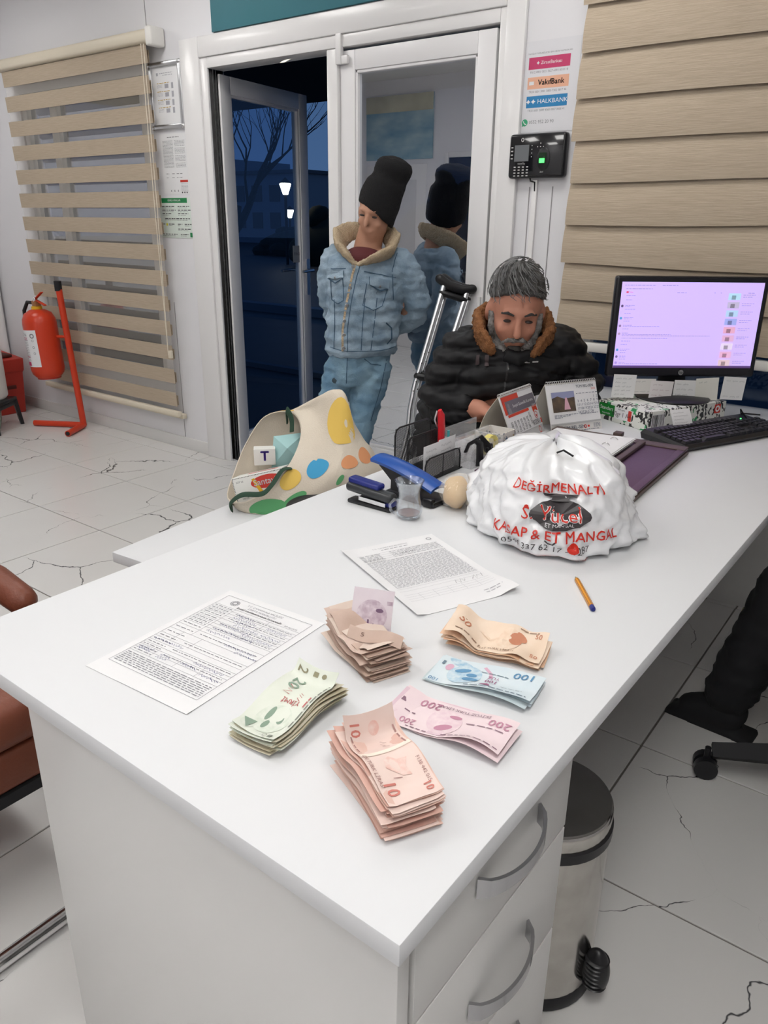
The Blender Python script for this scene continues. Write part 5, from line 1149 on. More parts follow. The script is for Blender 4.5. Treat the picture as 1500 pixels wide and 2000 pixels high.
# ---- standing man by the door
DEN = M('faded_denim', srgb(120, 143, 162), .85, c2=srgb(158, 178, 194), nscale=12, namt=1.5, bump=.3, bscale=220); DENS = M('denim_seam', srgb(70, 96, 118), .9)
JEAN = M('blue_jeans', srgb(86, 122, 150), .85, c2=srgb(134, 164, 182), nscale=7, namt=1.4, bump=.3, bscale=240); SHER = M('cream_sherpa', srgb(208, 190, 162), .95, c2=srgb(190, 168, 138), nscale=60, bump=.9, bscale=180)
C1 = Vector((-2.2, 2.72, 0)); yw = radians(24)
head_c = Pn(.048, .035, 1.400); hR = basis(Pn(-.42, .86, -.28), Pn(.16, .0, .98))
b = B(); q = add_head(b, head_c, hR, .96)
b.limb([Pn(.0, -.005, 1.18), Pn(.012, .0, 1.26), Pn(.036, .015, 1.35)], [.066, .060, .056])
torso(b, [(.74, -.03, 0, .10, .07), (.9, -.01, 0, .13, .09), (1.1, .005, 0, .14, .095), (1.2, .01, 0, .15, .085), (1.245, .012, 0, .10, .06)], yw)
b.limb([Pn(.15, 0, 1.20), Pn(.235, -.035, 1.01), Pn(.10, -.145, .90)], [.045, .040, .030]); b.limb([Pn(-.13, 0, 1.21), Pn(-.160, -.045, 1.06), Pn(-.03, -.150, .915)], [.045, .040, .03])
add_hand(b, Pn(.09, -.150, .895), Pn(-1, -.25, -.15), Pn(0, -1, 0), .9, 1, .45); add_hand(b, Pn(-.02, -.160, .91), Pn(1, -.45, -.35), Pn(0, -1, .1), .9, -1, .45)
b.limb([Pn(-.085, 0, .76), Pn(-.140, .035, .62), Pn(-.170, .06, .47), Pn(-.19, .10, .09)], [.058, .048, .040, .032]); b.limb([Pn(.035, 0, .76), Pn(.012, .035, .62), Pn(-.018, .06, .47), Pn(-.075, .10, .09)], [.058, .048, .040, .032])
b.limb([Pn(-.19, .09, .05), Pn(-.23, .22, .035)], [.032, .028]); b.limb([Pn(-.075, .09, .05), Pn(-.10, .22, .035)], [.032, .028])
man = link('person', blend(b, 'person', .0085, 3), SKIN); man.location = C1; man.rotation_euler = (0, 0, YAW)
tag(man, 'standing person in black beanie and pale denim jacket, hands behind back, leaning on the door', 'person')
EYE = M('eye_dark', (.03, .02, .018), .4)
for s in (-1, 1): B().ell(q(s * .030, .078, .006), (.012, .005, .004), hR, 12, 8).o('eye', EYE, man)
# jacket
b = B()
torso(b, [(.800, -.015, .004, .150, .110), (.825, -.015, .004, .160, .122), (.87, -.010, .006, .166, .128), (.95, -.004, .006, .166, .126), (1.03, .0, .004, .168, .126), (1.12, .006, .002, .178, .124), (1.19, .010, 0, .186, .112), (1.225, .012, -.004, .172, .094), (1.245, .012, -.010, .140, .070)], yw)
b.limb([Pn(.150, -.004, 1.195), Pn(.200, -.012, 1.13), Pn(.238, -.03, 1.03), Pn(.225, -.065, .965), Pn(.13, -.135, .91)], [.068, .066, .060, .056, .048])
b.limb([Pn(-.125, -.004, 1.205), Pn(-.148, -.015, 1.13), Pn(-.158, -.045, 1.05), Pn(-.145, -.08, .99), Pn(-.06, -.145, .925)], [.066, .062, .056, .052, .046])
def dj(co, n):
    band = .5 + .5 * cos((co.z - .83) * 2 * pi / .062) if co.z < 1.06 else 0
    return wr(co, 1.15) + .0085 * (band - .5) * smooth01((1.06 - co.z) / .08)
jm = blend(b, 'denim_jacket', .0075, 3, .5, dj); jk = link('denim_jacket', jm, DEN, man); cj = caster(jm)
def cut(b, pts, th, f):           # a flat panel laid over the cloth with its own thickness
    b.poly(pts, lambda a, c: f(a, c, th))
def seam(pts, par=jk, f=cj, m=DENS, wd=.0035):
    P = []
    for a, c in zip(pts, pts[1:]):
        for i in range(6): P.append((a[0] + (c[0] - a[0]) * i / 6, a[1] + (c[1] - a[1]) * i / 6))
    P.append(pts[-1]); B().stroke(P, wd, lambda a, c: f(a, c, .0022)).o('seam', m, par, smooth=False)
seam([(-.028, 1.22), (-.050, 1.15), (-.075, 1.03), (-.090, .93), (-.092, .835)], m=SHER, wd=.009)
seam([(-.012, 1.21), (-.032, 1.14), (-.056, 1.03), (-.070, .93), (-.070, .835)])
seam([(-.140, 1.175), (-.075, 1.180)]); seam([(.0, 1.168), (.06, 1.155), (.135, 1.140)])
seam([(.005, 1.06), (-.005, .96), (-.012, .84)]); seam([(.055, 1.06), (.045, .96), (.030, .84)]); seam([(-.125, 1.05), (-.125, .95), (-.130, .84)])
seam([(.140, 1.24), (.118, 1.17), (.125, 1.05)]); seam([(-.150, .845), (-.09, .838), (.0, .836), (.08, .836), (.135, .845)], wd=.003)
def flap(pts, body):
    def grid(p4, e):   # bilinear patch over the cloth
        (ax, az), (bx, bz), (cx, cz), (dx, dz) = p4
        return lambda u, v: cj(ax + (bx - ax) * u + (dx - ax) * v + (ax - bx + cx - dx) * u * v, az + (bz - az) * u + (dz - az) * v + (az - bz + cz - dz) * u * v, e)
    o = B().sheet(grid(pts, .007), 8, 5, .004).o('pocket_flap', DEN, jk)
    mid = ((pts[2][0] + pts[3][0]) / 2, (pts[2][1] + pts[3][1]) / 2)
    B().poly([pts[3], (mid[0], mid[1] - .016), pts[2]], lambda a, c: cj(a, c, .0065)).o('flap_point', DEN, o, smooth=False)
    B().stroke([pts[0], pts[3], (mid[0], mid[1] - .016), pts[2], pts[1]], .0035, lambda a, c: cj(a, c, .0085)).o('flap_seam', DENS, o, smooth=False)
    B().ell(cj(mid[0], mid[1] + .004, .009), (.006, .004, .006)).o('button', M('pocket_button', (.35, .36, .37), .4, .8), o)
    seam(body)
flap([(-.150, 1.165), (-.082, 1.170), (-.085, 1.138), (-.148, 1.136)], [(-.142, 1.14), (-.138, 1.05), (-.11, 1.035), (-.085, 1.05), (-.088, 1.14)])
flap([(.020, 1.145), (.105, 1.128), (.102, 1.098), (.024, 1.116)], [(.012, 1.12), (-.005, 1.03), (.04, 1.01), (.078, 1.025), (.100, 1.10)])
BTN = M('metal_button', (.42, .43, .44), .35, .9)
for s, z in ((-.044, 1.186), (-.058, 1.10), (-.072, 1.03), (-.082, .965), (-.084, .905), (-.086, .850)):
    p = cj(s, z, .002); B().lathe([(.0, .004), (.007, .003), (.0085, 0)], 14).xform(Matrix.Translation(p) @ Matrix.Rotation(pi / 2 + .2, 4, 'X')).o('button', BTN, jk)
seam([(.095, .955), (.118, .93), (.120, .885), (.100, .86)], wd=.006)     # hand pocket
# shirt and collar
B().ell(Pn(-.008, .028, 1.216), (.086, .094, .050), None, 28, 18).o('shirt', M('maroon_shirt', srgb(88, 36, 40), .8), man)
def fuzzy(b, name, k=.004, fq=90):
    return blend(b, name, .0055, 1, .4, lambda co, n: k * (abs(noise.noise(co * fq)) * 1.6 - .3) + k * .6 * noise.noise(co * fq * .4))
b = B()
b.tube([Pn(.03, -.07, 1.33), Pn(-.062, -.05, 1.325), Pn(-.108, .012, 1.300), Pn(-.103, .075, 1.262), Pn(-.066, .118, 1.226), Pn(-.036, .130, 1.192)], [(.034, .018), (.040, .019), (.050, .019), (.050, .018), (.036, .015), (.010, .008)], 12, up=(0, .30, .95))
b.tube([Pn(.03, -.07, 1.33), Pn(.098, -.045, 1.315), Pn(.122, .018, 1.284), Pn(.108, .080, 1.245), Pn(.045, .118, 1.220), Pn(-.030, .130, 1.192)], [(.034, .018), (.040, .019), (.050, .019), (.052, .019), (.036, .015), (.010, .008)], 12, up=(0, .30, .95))
link('sherpa_collar', fuzzy(b, 'sherpa_collar'), SHER, man)
# jeans and shoes
b = B()
torso(b, [(.675, -.035, .01, .118, .094), (.72, -.028, .006, .140, .106), (.79, -.018, .004, .140, .102), (.835, -.014, .004, .138, .10)], yw)
b.limb([Pn(-.102, .008, .74), Pn(-.140, .035, .62), Pn(-.166, .055, .50), Pn(-.180, .075, .34), Pn(-.190, .09, .12)], [.080, .070, .060, .056, .050])
b.limb([Pn(.045, .008, .74), Pn(.015, .035, .62), Pn(-.012, .06, .50), Pn(-.042, .08, .36), Pn(-.062, .09, .25), Pn(-.072, .09, .12)], [.080, .072, .062, .058, .052, .048])
jm2 = blend(b, 'jeans', .008, 3, .5, lambda co, n: wr(co, 1.1, 5)); jn = link('jeans', jm2, JEAN, man); cj2 = caster(jm2)
seam([(-.072, .815), (-.075, .75), (-.078, .69)], jn, cj2); seam([(.0, .80), (.03, .775), (.075, .765)], jn, cj2); seam([(-.10, .66), (-.12, .56), (-.13, .46)], jn, cj2, M('jean_thread', srgb(140, 160, 172), .9), .0025); seam([(.100, .79), (.072, .66), (.030, .52)], jn, cj2)
B().ell(cj2(-.125, .70, .0), (.018, .003, .014)).o('stain', M('denim_stain', srgb(70, 84, 92), .9), jn)
for s in (-.19, -.075):
    b = B(); b.limb([Pn(s, .06, .055), Pn(s - .012, .13, .05), Pn(s - .03, .24, .036)], [.045, .042, .034]); b.box(Pn(s - .015, .14, .012), (.078, .25, .022), rotz(-.1), .008)
    m_ = blend(b, 'shoe', .008, 2); link('shoe', m_, M('dark_shoe', (.03, .03, .035), .6), man)
# beanie
b = B(); A_ = Pn(.30, .02, .94).normalized(); c0 = Pn(.050, .030, 1.408); X_ = (Pn(.90, .2, -.34) - A_ * Pn(.90, .2, -.34).dot(A_)).normalized(); Y_ = A_.cross(X_)
rings = []
for t_, r_, sx in ((-.020, .090, 0), (-.015, .094, 0), (.02, .096, 0), (.07, .096, .002), (.110, .091, .006), (.128, .081, .012), (.142, .079, .016), (.165, .086, .018), (.188, .084, .020), (.206, .068, .022), (.218, .03, .022)):
    rings.append([c0 + A_ * (t_ - (.030 * cos(a - .5) if t_ < .06 else 0)) + X_ * (sx + r_ * .90 * cos(a)) + Y_ * r_ * 1.06 * sin(a) for a in [2 * pi * j / 36 for j in range(36)]])
b.ring_loft(rings)
link('beanie', blend(b, 'beanie', .006, 3, .5, lambda co, n: .003 * noise.noise(co * 22) + .0012 * sin(atan2((co - c0).dot(Y_), (co - c0).dot(X_)) * 60)), M('black_knit', (.008, .008, .009), .95, bump=.4, bscale=200), man)

# ---- seated man behind the far end of the desk
C2 = Vector((-1.30, 2.34, 0))
head_c = Pn(.038, .05, 1.098); hR = basis(Pn(-.05, .93, -.36), Pn(.03, .30, .95))
b = B(); q = add_head(b, head_c, hR, 1.16)
b.limb([Pn(.045, -.04, .92), Pn(.042, .0, 1.03)], [.066, .062])
torso(b, [(.46, -.10, -.04, .16, .13), (.62, -.09, -.05, .16, .13), (.76, -.06, -.04, .16, .12), (.86, .02, -.02, .17, .12), (.95, .045, -.02, .17, .10), (1.0, .045, -.03, .11, .07)])
b.limb([Pn(-.12, -.02, .96), Pn(-.20, .0, .79), Pn(-.072, .128, .780)], [.055, .048, .034]); b.limb([Pn(.21, -.02, .97), Pn(.285, .0, .835), Pn(.26, .10, .808)], [.055, .048, .036])
add_hand(b, Pn(-.072, .130, .782), Pn(.70, .42, -.10), Pn(.1, .0, -1), 1.0, -1, .5); add_hand(b, Pn(.255, .11, .803), Pn(-.5, .7, -.12), Pn(0, 0, -1), .95, 1, .35)
for s in (-.17, -.02): b.limb([Pn(s, -.02, .52), Pn(s - .02, .36, .52), Pn(s - .03, .38, .10)], [.085, .062, .042]); b.limb([Pn(s - .03, .37, .05), Pn(s - .03, .50, .035)], [.038, .030])
sit = link('person', blend(b, 'person', .0085, 3), SKIN2); sit.location = C2; sit.rotation_euler = (0, 0, YAW)
tag(sit, 'seated person with grey hair and beard in black puffer jacket at the desk', 'person')
for s in (-1, 1):
    B().ell(q(s * .030, .079, .006), (.013, .006, .005), hR, 12, 8).o('eye', EYE, sit)
    B().tube([q(s * .014, .086, .026), q(s * .032, .084, .032), q(s * .048, .074, .026)], [.003, .005, .003], 8).o('eyebrow', M('brow_hair', (.04, .036, .035), .9), sit)
# hair, beard
HAIR = M('grey_hair', (.010, .0095, .0095), .6, c2=(.16, .155, .15), nscale=30, namt=1.1, stretch=(2.5, 1, .6), bump=.8, bscale=90, bstretch=(6, 1, 1)); BEARD = M('grey_beard', (.34, .33, .32), .8, c2=(.05, .045, .04), nscale=40, namt=1.4, bump=.9, bscale=160)
b = B(); k = 1.16; hb = lambda x, y, z: head_c + hR @ (Vector((x, y, z)) * k)
rings = []
for i in range(15):
    ph = pi / 2 - i * .135          # from crown downwards
    r = []
    for j in range(40):
        a = 2 * pi * j / 40; front = max(0, sin(a))
        lim = .16 + 1.05 * (1 - front ** .7)            # hairline: high in front, low behind
        phc = max(ph, pi / 2 - (1.02 + .62 * (1 - front ** 1.2)))
        r.append(hb(.080 * cos(phc) * cos(a), -.010 + .100 * cos(phc) * sin(a), .034 + .100 * sin(phc)))
    rings.append(r)
b.ring_loft(rings)
hm = blend(b, 'hair', .006, 1, .5, lambda co, n: .005 * noise.noise(Vector((co.x * 60, co.y * 18, co.z * 30))) + .003 * noise.noise(co * 70))
link('hair', hm, HAIR, sit)
st_ = B(); rn = random.Random(4)
for k_ in range(190):
    a = rn.uniform(0, 2 * pi); ph = rn.uniform(.35, 1.45); f_ = max(0, sin(a))
    if ph < pi / 2 - (1.0 + .55 * (1 - f_)): continue
    pts = []
    for i in range(5):
        pp = ph - i * .075; aa = a + .10 * i * (1 if rn.random() > .5 else .6)
        pts.append(hb(.0865 * cos(pp) * cos(aa), -.010 + .107 * cos(pp) * sin(aa), .036 + .108 * sin(pp)))
    st_.tube(pts, [.0015, .0019, .0017, .0013, .0006], 4)
o = st_.o('hair_strands', M('silver_strand', (.13, .13, .13), .5), sit); o['kind'] = 'stuff'
b = B()
for s in (-1, 1): b.tube([hb(s * .068, .012, .0), hb(s * .066, .030, -.035), hb(s * .052, .055, -.070), hb(s * .022, .082, -.095), hb(0, .088, -.100)], [(.010, .012), (.013, .014), (.017, .016), (.018, .018), (.018, .018)], 10)
b.tube([hb(-.036, .082, -.058), hb(-.020, .098, -.042), hb(0, .102, -.040), hb(.020, .098, -.042), hb(.036, .082, -.058)], [.005, .008, .008, .008, .005], 8)
link('beard', fuzzy(b, 'beard', .004, 110), BEARD, sit)
b = B(); b.ell(hb(0, .080, -.084), Vector((.026, .016, .023)), hR, 16, 12); link('dark_goatee', fuzzy(b, 'goatee', .003, 110), M('dark_beard', (.045, .040, .038), .9, c2=(.10, .095, .09), nscale=60), sit)
# puffer jacket
PUF = M('black_puffer', (.006, .006, .0075), .55, spec=.35)
b = B()
torso(b, [(.60, -.115, -.05, .165, .135), (.70, -.110, -.05, .165, .13), (.775, -.090, -.05, .165, .125), (.85, .015, -.015, .190, .15), (.90, .045, -.01, .205, .15), (.95, .048, -.012, .205, .135), (.985, .048, -.02, .175, .115), (1.01, .048, -.025, .125, .095), (1.03, .048, -.03, .10, .085)])
b.limb([Pn(-.105, -.015, .955), Pn(-.165, -.005, .88), Pn(-.195, .01, .80), Pn(-.175, .05, .772), Pn(-.130, .090, .774)], [.085, .080, .072, .064, .050])
b.limb([Pn(.190, -.015, .960), Pn(.250, .0, .90), Pn(.285, .03, .845), Pn(.275, .08, .825), Pn(.262, .105, .822)], [.088, .080, .070, .062, .054])
def dp(co, n): return .018 * abs(sin(pi * (co.z + .10 * abs(co.x - .045) + .04 * noise.noise(co * 5)) / .062)) ** .7 - .009 + wr(co, 1.1, 3)
pm = blend(b, 'puffer_jacket', .0075, 2, .5, dp); pj = link('puffer_jacket', pm, PUF, sit); cp = caster(pm)
SH2 = M('rust_sherpa', srgb(158, 108, 68), .95, c2=srgb(120, 76, 44), nscale=60, bump=.9, bscale=180)
b = B()
b.tube([Pn(.045, -.115, 1.075), Pn(-.035, -.085, 1.075), Pn(-.075, -.01, 1.055), Pn(-.078, .07, 1.02), Pn(-.050, .115, .985), Pn(-.035, .125, .965)], [(.036, .018), (.038, .019), (.044, .020), (.044, .020), (.034, .016), (.02, .01)], 12, up=(0, 0, 1))
b.tube([Pn(.045, -.115, 1.075), Pn(.115, -.085, 1.075), Pn(.150, -.01, 1.055), Pn(.150, .07, 1.02), Pn(.112, .115, .982), Pn(.090, .128, .958)], [(.036, .018), (.038, .019), (.044, .020), (.046, .020), (.036, .016), (.02, .01)], 12, up=(0, 0, 1))
link('sherpa_collar', fuzzy(b, 'sherpa_collar', .008, 75), SH2, sit)
b = B(); b.tube([Pn(.0, .112, .962), Pn(.045, .122, .945), Pn(.09, .112, .960)], [(.026, .018), (.028, .018), (.026, .018)], 10, up=(0, 0, 1)); link('inner_collar', blend(b, 'inner_collar', .006, 2), PUF, sit)
B().tube([cp(.012, .935, .004), cp(.012, .918, .005)], [(.004, .0025), (.006, .0025)], 8).o('zip_pull', ALU, pj)
seam([(.010, .94), (.006, .86), (.0, .79)], pj, cp, M('zip_black', (.02, .02, .022), .5), .006)
TOG = M('leather_toggle', srgb(58, 44, 46), .5)
for s in (-.083, -.055): B().sheet(lambda u, v: cp(s + .011 * (u - .5), .955 - .032 * v, .007), 2, 5, .003).o('toggle', TOG, pj)
for s in (.075, .10): B().sheet(lambda u, v: cp(s + .018 * (u - .5), .938 + .004 * (s - .05) / .05 + .003 * v, .005), 3, 1, .002).o('strap_loop', ALU, pj)
# trousers
b = B(); torso(b, [(.45, -.10, -.03, .17, .14), (.56, -.10, -.04, .175, .15), (.64, -.09, -.04, .165, .14)])
for s in (-.17, -.02): b.limb([Pn(s, -.02, .52), Pn(s - .02, .37, .525), Pn(s - .03, .39, .46), Pn(s - .03, .385, .12)], [.098, .078, .07, .058])
link('trousers', blend(b, 'trousers', .009, 2), M('dark_trousers', (.02, .02, .024), .9), sit)
for s in (-.20, -.05):
    b = B(); b.limb([Pn(s, .35, .055), Pn(s, .52, .04)], [.048, .038]); b.box(Pn(s, .44, .012), (.08, .25, .022), None, .008); link('shoe', blend(b, 'shoe', .008, 2), M('dark_shoe2', (.02, .02, .022), .6), sit)
vc = thing('visitor_chair', 'black visitor chair under the seated person', 'chair', C2 + RV * -.09 - NV * .06, YAW)
B().b2((-.21, -.22, .385), (.21, .21, .415), .012).o('seat', FB, vc); B().box((0, .225, .50), (.34, .03, .16), rotx(-.12), .012).o('backrest', FB, vc)
for sx in (-1, 1):
    for y0, y1 in ((-.20, -.22), (.20, .23)): B().tube([(sx * .19, y0, .39), (sx * .20, y1, 0)], .012, 8).o('leg', BLK, vc)

# ---- operator on the swivel chair, only a dark leg comes into the picture
C3 = Vector((.09, 1.94, 0))
b = B(); hR = basis((-1, .2, -.1), (0, 0, 1)); hc = Vector((-.02, 0, 1.27)); add_head(b, hc, hR, 1.0)
b.limb([Vector((.0, 0, 1.0)), Vector((-.01, 0, 1.20))], [.06, .055])
def tor(b, g): b.ring_loft([[Vector((x + d * cos(a), w_ * sin(a), z)) for a in [2 * pi * j / 24 for j in range(24)]] for z, x, d, w_ in ((.52, .05, .12 * g, .17 * g), (.65, .05, .12 * g, .17 * g), (.85, .03, .12 * g, .19 * g), (1.0, .01, .10 * g, .19 * g), (1.06, .005, .06 * g, .09 * g))])
tor(b, .92)
LEG = (([(.04, .09, .585), (-.31, .135, .57), (-.44, .145, .10)], [(-.43, .145, .05), (-.50, .15, .035)]), ([(.04, -.10, .585), (-.12, -.25, .58), (.02, -.27, .10)], [(.02, -.27, .05), (-.07, -.29, .035)]))
V_ = lambda l: [Vector(p) for p in l]
for s, (lg, ft) in zip((1, -1), LEG):
    b.limb([Vector((.01, s * .19, 1.0)), Vector((-.02, s * .23, .80)), Vector((-.20, s * .18, .83))], [.05, .042, .032]); add_hand(b, Vector((-.21, s * .18, .83)), (-1, -.2 * s, -.05), (0, 0, -1), .95, s, .35)
    b.limb(V_(lg), [.072, .055, .038]); b.limb(V_(ft), [.034, .03])
op = link('person', blend(b, 'person', .010, 2), SKIN); op.location = C3
tag(op, 'person in black on the swivel chair, only a dark leg in view', 'person')
BK2 = M('black_cloth', (.010, .010, .012), .8)
b = B(); tor(b, 1.10)
for s in (-1, 1): b.limb([Vector((.01, s * .19, 1.0)), Vector((-.02, s * .23, .80)), Vector((-.19, s * .18, .83))], [.066, .058, .044])
link('sweater', blend(b, 'sweater', .010, 2, .5, lambda co, n: wr(co)), BK2, op)
b = B(); b.ell((.05, 0, .58), (.16, .19, .09))
for lg, ft in LEG:
    p = V_(lg); b.limb([p[0], p[1] + Vector((0, 0, .0)), p[1].lerp(p[2], .2), p[1].lerp(p[2], .95)], [.105, .088, .085, .070])
link('trousers', blend(b, 'trousers', .010, 2, .5, lambda co, n: wr(co)), BK2, op)
for lg, ft in LEG:
    b = B(); f0, f1 = V_(ft); d_ = (f1 - f0).normalized(); b.limb([f0 + Vector((0, 0, .012)), f1 + d_ * .03], [.056, .042]); b.box(f0 + d_ * .04 + Vector((0, 0, -.037)), (.25, .088, .024), rotz(atan2(d_.y, d_.x)), .008); link('shoe', blend(b, 'shoe', .009, 2), BK2, op)
b = B(); b.ell(hc + Vector((.012, 0, .035)), (.098, .082, .094))
link('hair', blend(b, 'hair', .008, 1), M('dark_hair', (.02, .016, .014), .7), op)

# ------------------------------------------------------------------ crutches leaning on the door
def crutch(label, ds, dn):
    c = thing('crutch', label, 'crutch', (-1.95, 2.72, 0), YAW, 'underarm crutches')
    Pb, Pt = Pn(-.135 + ds, .20 + dn, .0), Pn(.196 + ds, -.085 + dn, 1.105); ax = Pt - Pb; L_ = Pn(.96, 0, -.28)
    at = lambda t, o: Pb + ax * t + L_ * o
    for s in (-1, 1): B().tube([at(.20, s * .012), at(.40, s * .013), at(.46, s * .018), at(.53, s * .036), at(.62, s * .047), at(.99, s * .052)], .0115, 12).o('rail', ALU, c)
    B().tube([at(.018, 0), at(.44, 0)], .010, 12).o('leg_tube', ALU, c)
    B().tube([at(0, 0), at(.02, 0), at(.05, 0)], [.020, .016, .014], 14).o('rubber_tip', BLKM, c)
    B().limb([at(.655, -.047), at(.66, .0), at(.655, .047)], [.017, .019, .017]).o('hand_grip', BLK, c)
    B().limb([at(1.0, -.074) + Pn(0, 0, .012), at(1.0, -.03) - Pn(0, 0, .004), at(1.0, .03) - Pn(0, 0, .004), at(1.0, .074) + Pn(0, 0, .012)], [(.020, .017), (.021, .018), (.021, .018), (.020, .017)], 14).o('underarm_pad', BLK, c)
    B().limb([at(.965, -.05), at(.965, .05)], [.014, .014]).o('cross_piece', BLK, c)
    for s in (-1, 1):
        for k in range(5): B().ell(at(.60 + k * .035, s * .047) - Pn(0, -.011, 0) * 1, (.003, .002, .003), None, 8, 6).o('adjuster_pin', BLK, c)
crutch('aluminium underarm crutch leaning on the glass door, front one of the pair', 0, 0)
crutch('aluminium underarm crutch leaning on the glass door, rear one of the pair', .020, -.040)
# ------------------------------------------------------------------ painted tote bag on the coffee table, and what is in it
CT = Vector((-1.66, 1.72, CZ)); tb_ = thing('tote_bag', 'canvas tote bag with painted colour shapes lying open on the coffee table', 'bag', CT, YAW)
# cross-sections from the open mouth (left) to the closed bottom (right); each: eight points (s, n, z) going round
SEC = [
    [(-.225, .075, .035), (-.215, -.02, .10), (-.185, -.09, .175), (-.125, -.12, .255), (-.035, -.11, .272), (.005, -.02, .225), (-.035, .075, .135), (-.145, .115, .045)],
    [(-.190, .085, .006), (-.190, -.03, .06), (-.150, -.11, .15), (-.085, -.135, .25), (.030, -.10, .285), (.050, .00, .225), (.005, .095, .115), (-.105, .125, .012)],
    [(-.120, .080, .003), (-.125, -.05, .03), (-.085, -.13, .13), (-.010, -.14, .26), (.085, -.06, .338), (.105, .03, .215), (.060, .105, .105), (-.045, .125, .006)],
    [(-.030, .075, .003), (-.040, -.06, .02), (.0, -.13, .10), (.070, -.12, .25), (.140, -.04, .335), (.145, .04, .200), (.115, .105, .105), (.045, .120, .006)],
    [(.070, .065, .003), (.060, -.05, .015), (.085, -.11, .07), (.135, -.10, .17), (.175, -.03, .210), (.185, .04, .150), (.165, .095, .085), (.120, .105, .006)],
    [(.160, .050, .003), (.150, -.04, .012), (.165, -.08, .045), (.195, -.07, .10), (.220, -.02, .135), (.230, .03, .105), (.220, .075, .060), (.190, .080, .006)],
    [(.230, .030, .006), (.225, -.02, .012), (.235, -.04, .030), (.250, -.035, .055), (.262, -.01, .075), (.270, .02, .060), (.262, .04, .035), (.245, .045, .010)]]
def cat(p0, p1, p2, p3, t): return .5 * ((2 * p1) + (-p0 + p2) * t + (2 * p0 - 5 * p1 + 4 * p2 - p3) * t * t + (-p0 + 3 * p1 - 3 * p2 + p3) * t ** 3)
LIFT = (0, 0, .004, .022, .045, .055, .055)
SV = [[Pn(p[0], p[1], p[2] + l_) for p in r] for r, l_ in zip(SEC, LIFT)]
def ring_at(r, u):
    x = (u % 1) * 8; i = int(x); return cat(SV[r][(i - 1) % 8], SV[r][i], SV[r][(i + 1) % 8], SV[r][(i + 2) % 8], x - i)
def tote(u, v, e=0):
    x = max(0, min(.9999, v)) * 6; i = int(x); g_ = lambda k: ring_at(max(0, min(6, k)), u)
    p = cat(g_(i - 1), g_(i), g_(i + 1), g_(i + 2), x - i); p.z = max(p.z, .002)
    if e:
        d = .01; a = tote(u + d, v); c = tote(u - d, v); f_ = tote(u, min(.99, v + d)); h_ = tote(u, max(0, v - d))
        n = (a - c).cross(f_ - h_)
        if n.length: p = p - n.normalized() * e
    else: p += Vector((0, 0, 1)) * .006 * noise.noise(Vector((u * 14, v * 12, 3))) * min(1, v * 5)
    return p
CANV = M('natural_canvas', srgb(222, 212, 196), .9, c2=srgb(212, 200, 182), nscale=8, bump=.25, bscale=260)
me = B().sheet(lambda u, v: tote(u, v), 72, 48).mesh('canvas', ang=180)
for p in me.polygons: p.use_smooth = True
cv = link('canvas', me, CANV, tb_); sd = cv.modifiers.new('thick', 'SOLIDIFY'); sd.thickness = .002; sd.offset = 1
tt = lambda e: (lambda a, c: tote(a, c, e))
sgn = 1
def blob(nm, c, u, v, ru, rv, rot=0): B().disc(u, v, ru, rv, tt(BE), 28, rot).o(nm, M(nm, c, .85), cv, smooth=True)
n_test = (tote(.78, .5) - tote(.78, .5, .01)); BE = .0035 if n_test.dot(Pn(0, 1, 0)) < 0 else -.0035
YE, BL, GR, OR = srgb(226, 190, 95), srgb(70, 160, 205), srgb(95, 165, 110), srgb(222, 155, 110)
blob('yellow_paint', YE, .585, .46, .055, .17); blob('blue_paint', BL, .715, .30, .030, .10); blob('green_paint', GR, .870, .19, .050, .13); blob('green_paint_lobe', GR, .815, .30, .030, .07)
blob('orange_paint', OR, .700, .62, .030, .09); blob('amber_paint', YE, .765, .12, .030, .09); blob('blue_dot', BL, .840, .48, .020, .030); blob('green_dot', GR, .775, .60, .020, .030); blob('orange_paint_far', OR, .64, .76, .045, .07); blob('blue_paint_far', BL, .10, .035, .035, .03); blob('amber_far', YE, .45, .04, .04, .03)
B().tube([tote(k / 40, .004) for k in range(41)], .0022, 6).o('mouth_hem', CANV, cv)
for k in range(3): pass
STR = M('green_webbing', srgb(38, 66, 50), .8)
def sm(P, n=6):
    P = [Vector(p) for p in P]; P = [P[0]] + P + [P[-1]]
    return [cat(P[i - 1], P[i], P[i + 1], P[i + 2], k / n) for i in range(1, len(P) - 2) for k in range(n)] + [P[-1]]
B().tube(sm([tote(.74, .06, BE), tote(.74, .03, BE) + Pn(-.02, .02, -.005), Pn(-.075, .135, .10), Pn(-.105, .142, .075), Pn(-.165, .145, .072), Pn(-.205, .135, .040), Pn(-.205, .120, .014), tote(.97, .03, BE)]), (.011), 8, flat=(.25, 1)).o('handle', STR, tb_)
B().tube(sm([Pn(-.050, -.105, .240), Pn(-.048, -.085, .285), Pn(-.030, -.06, .262), Pn(-.028, -.04, .225)]), .013, 8, flat=(.25, 1)).o('handle', STR, tb_)
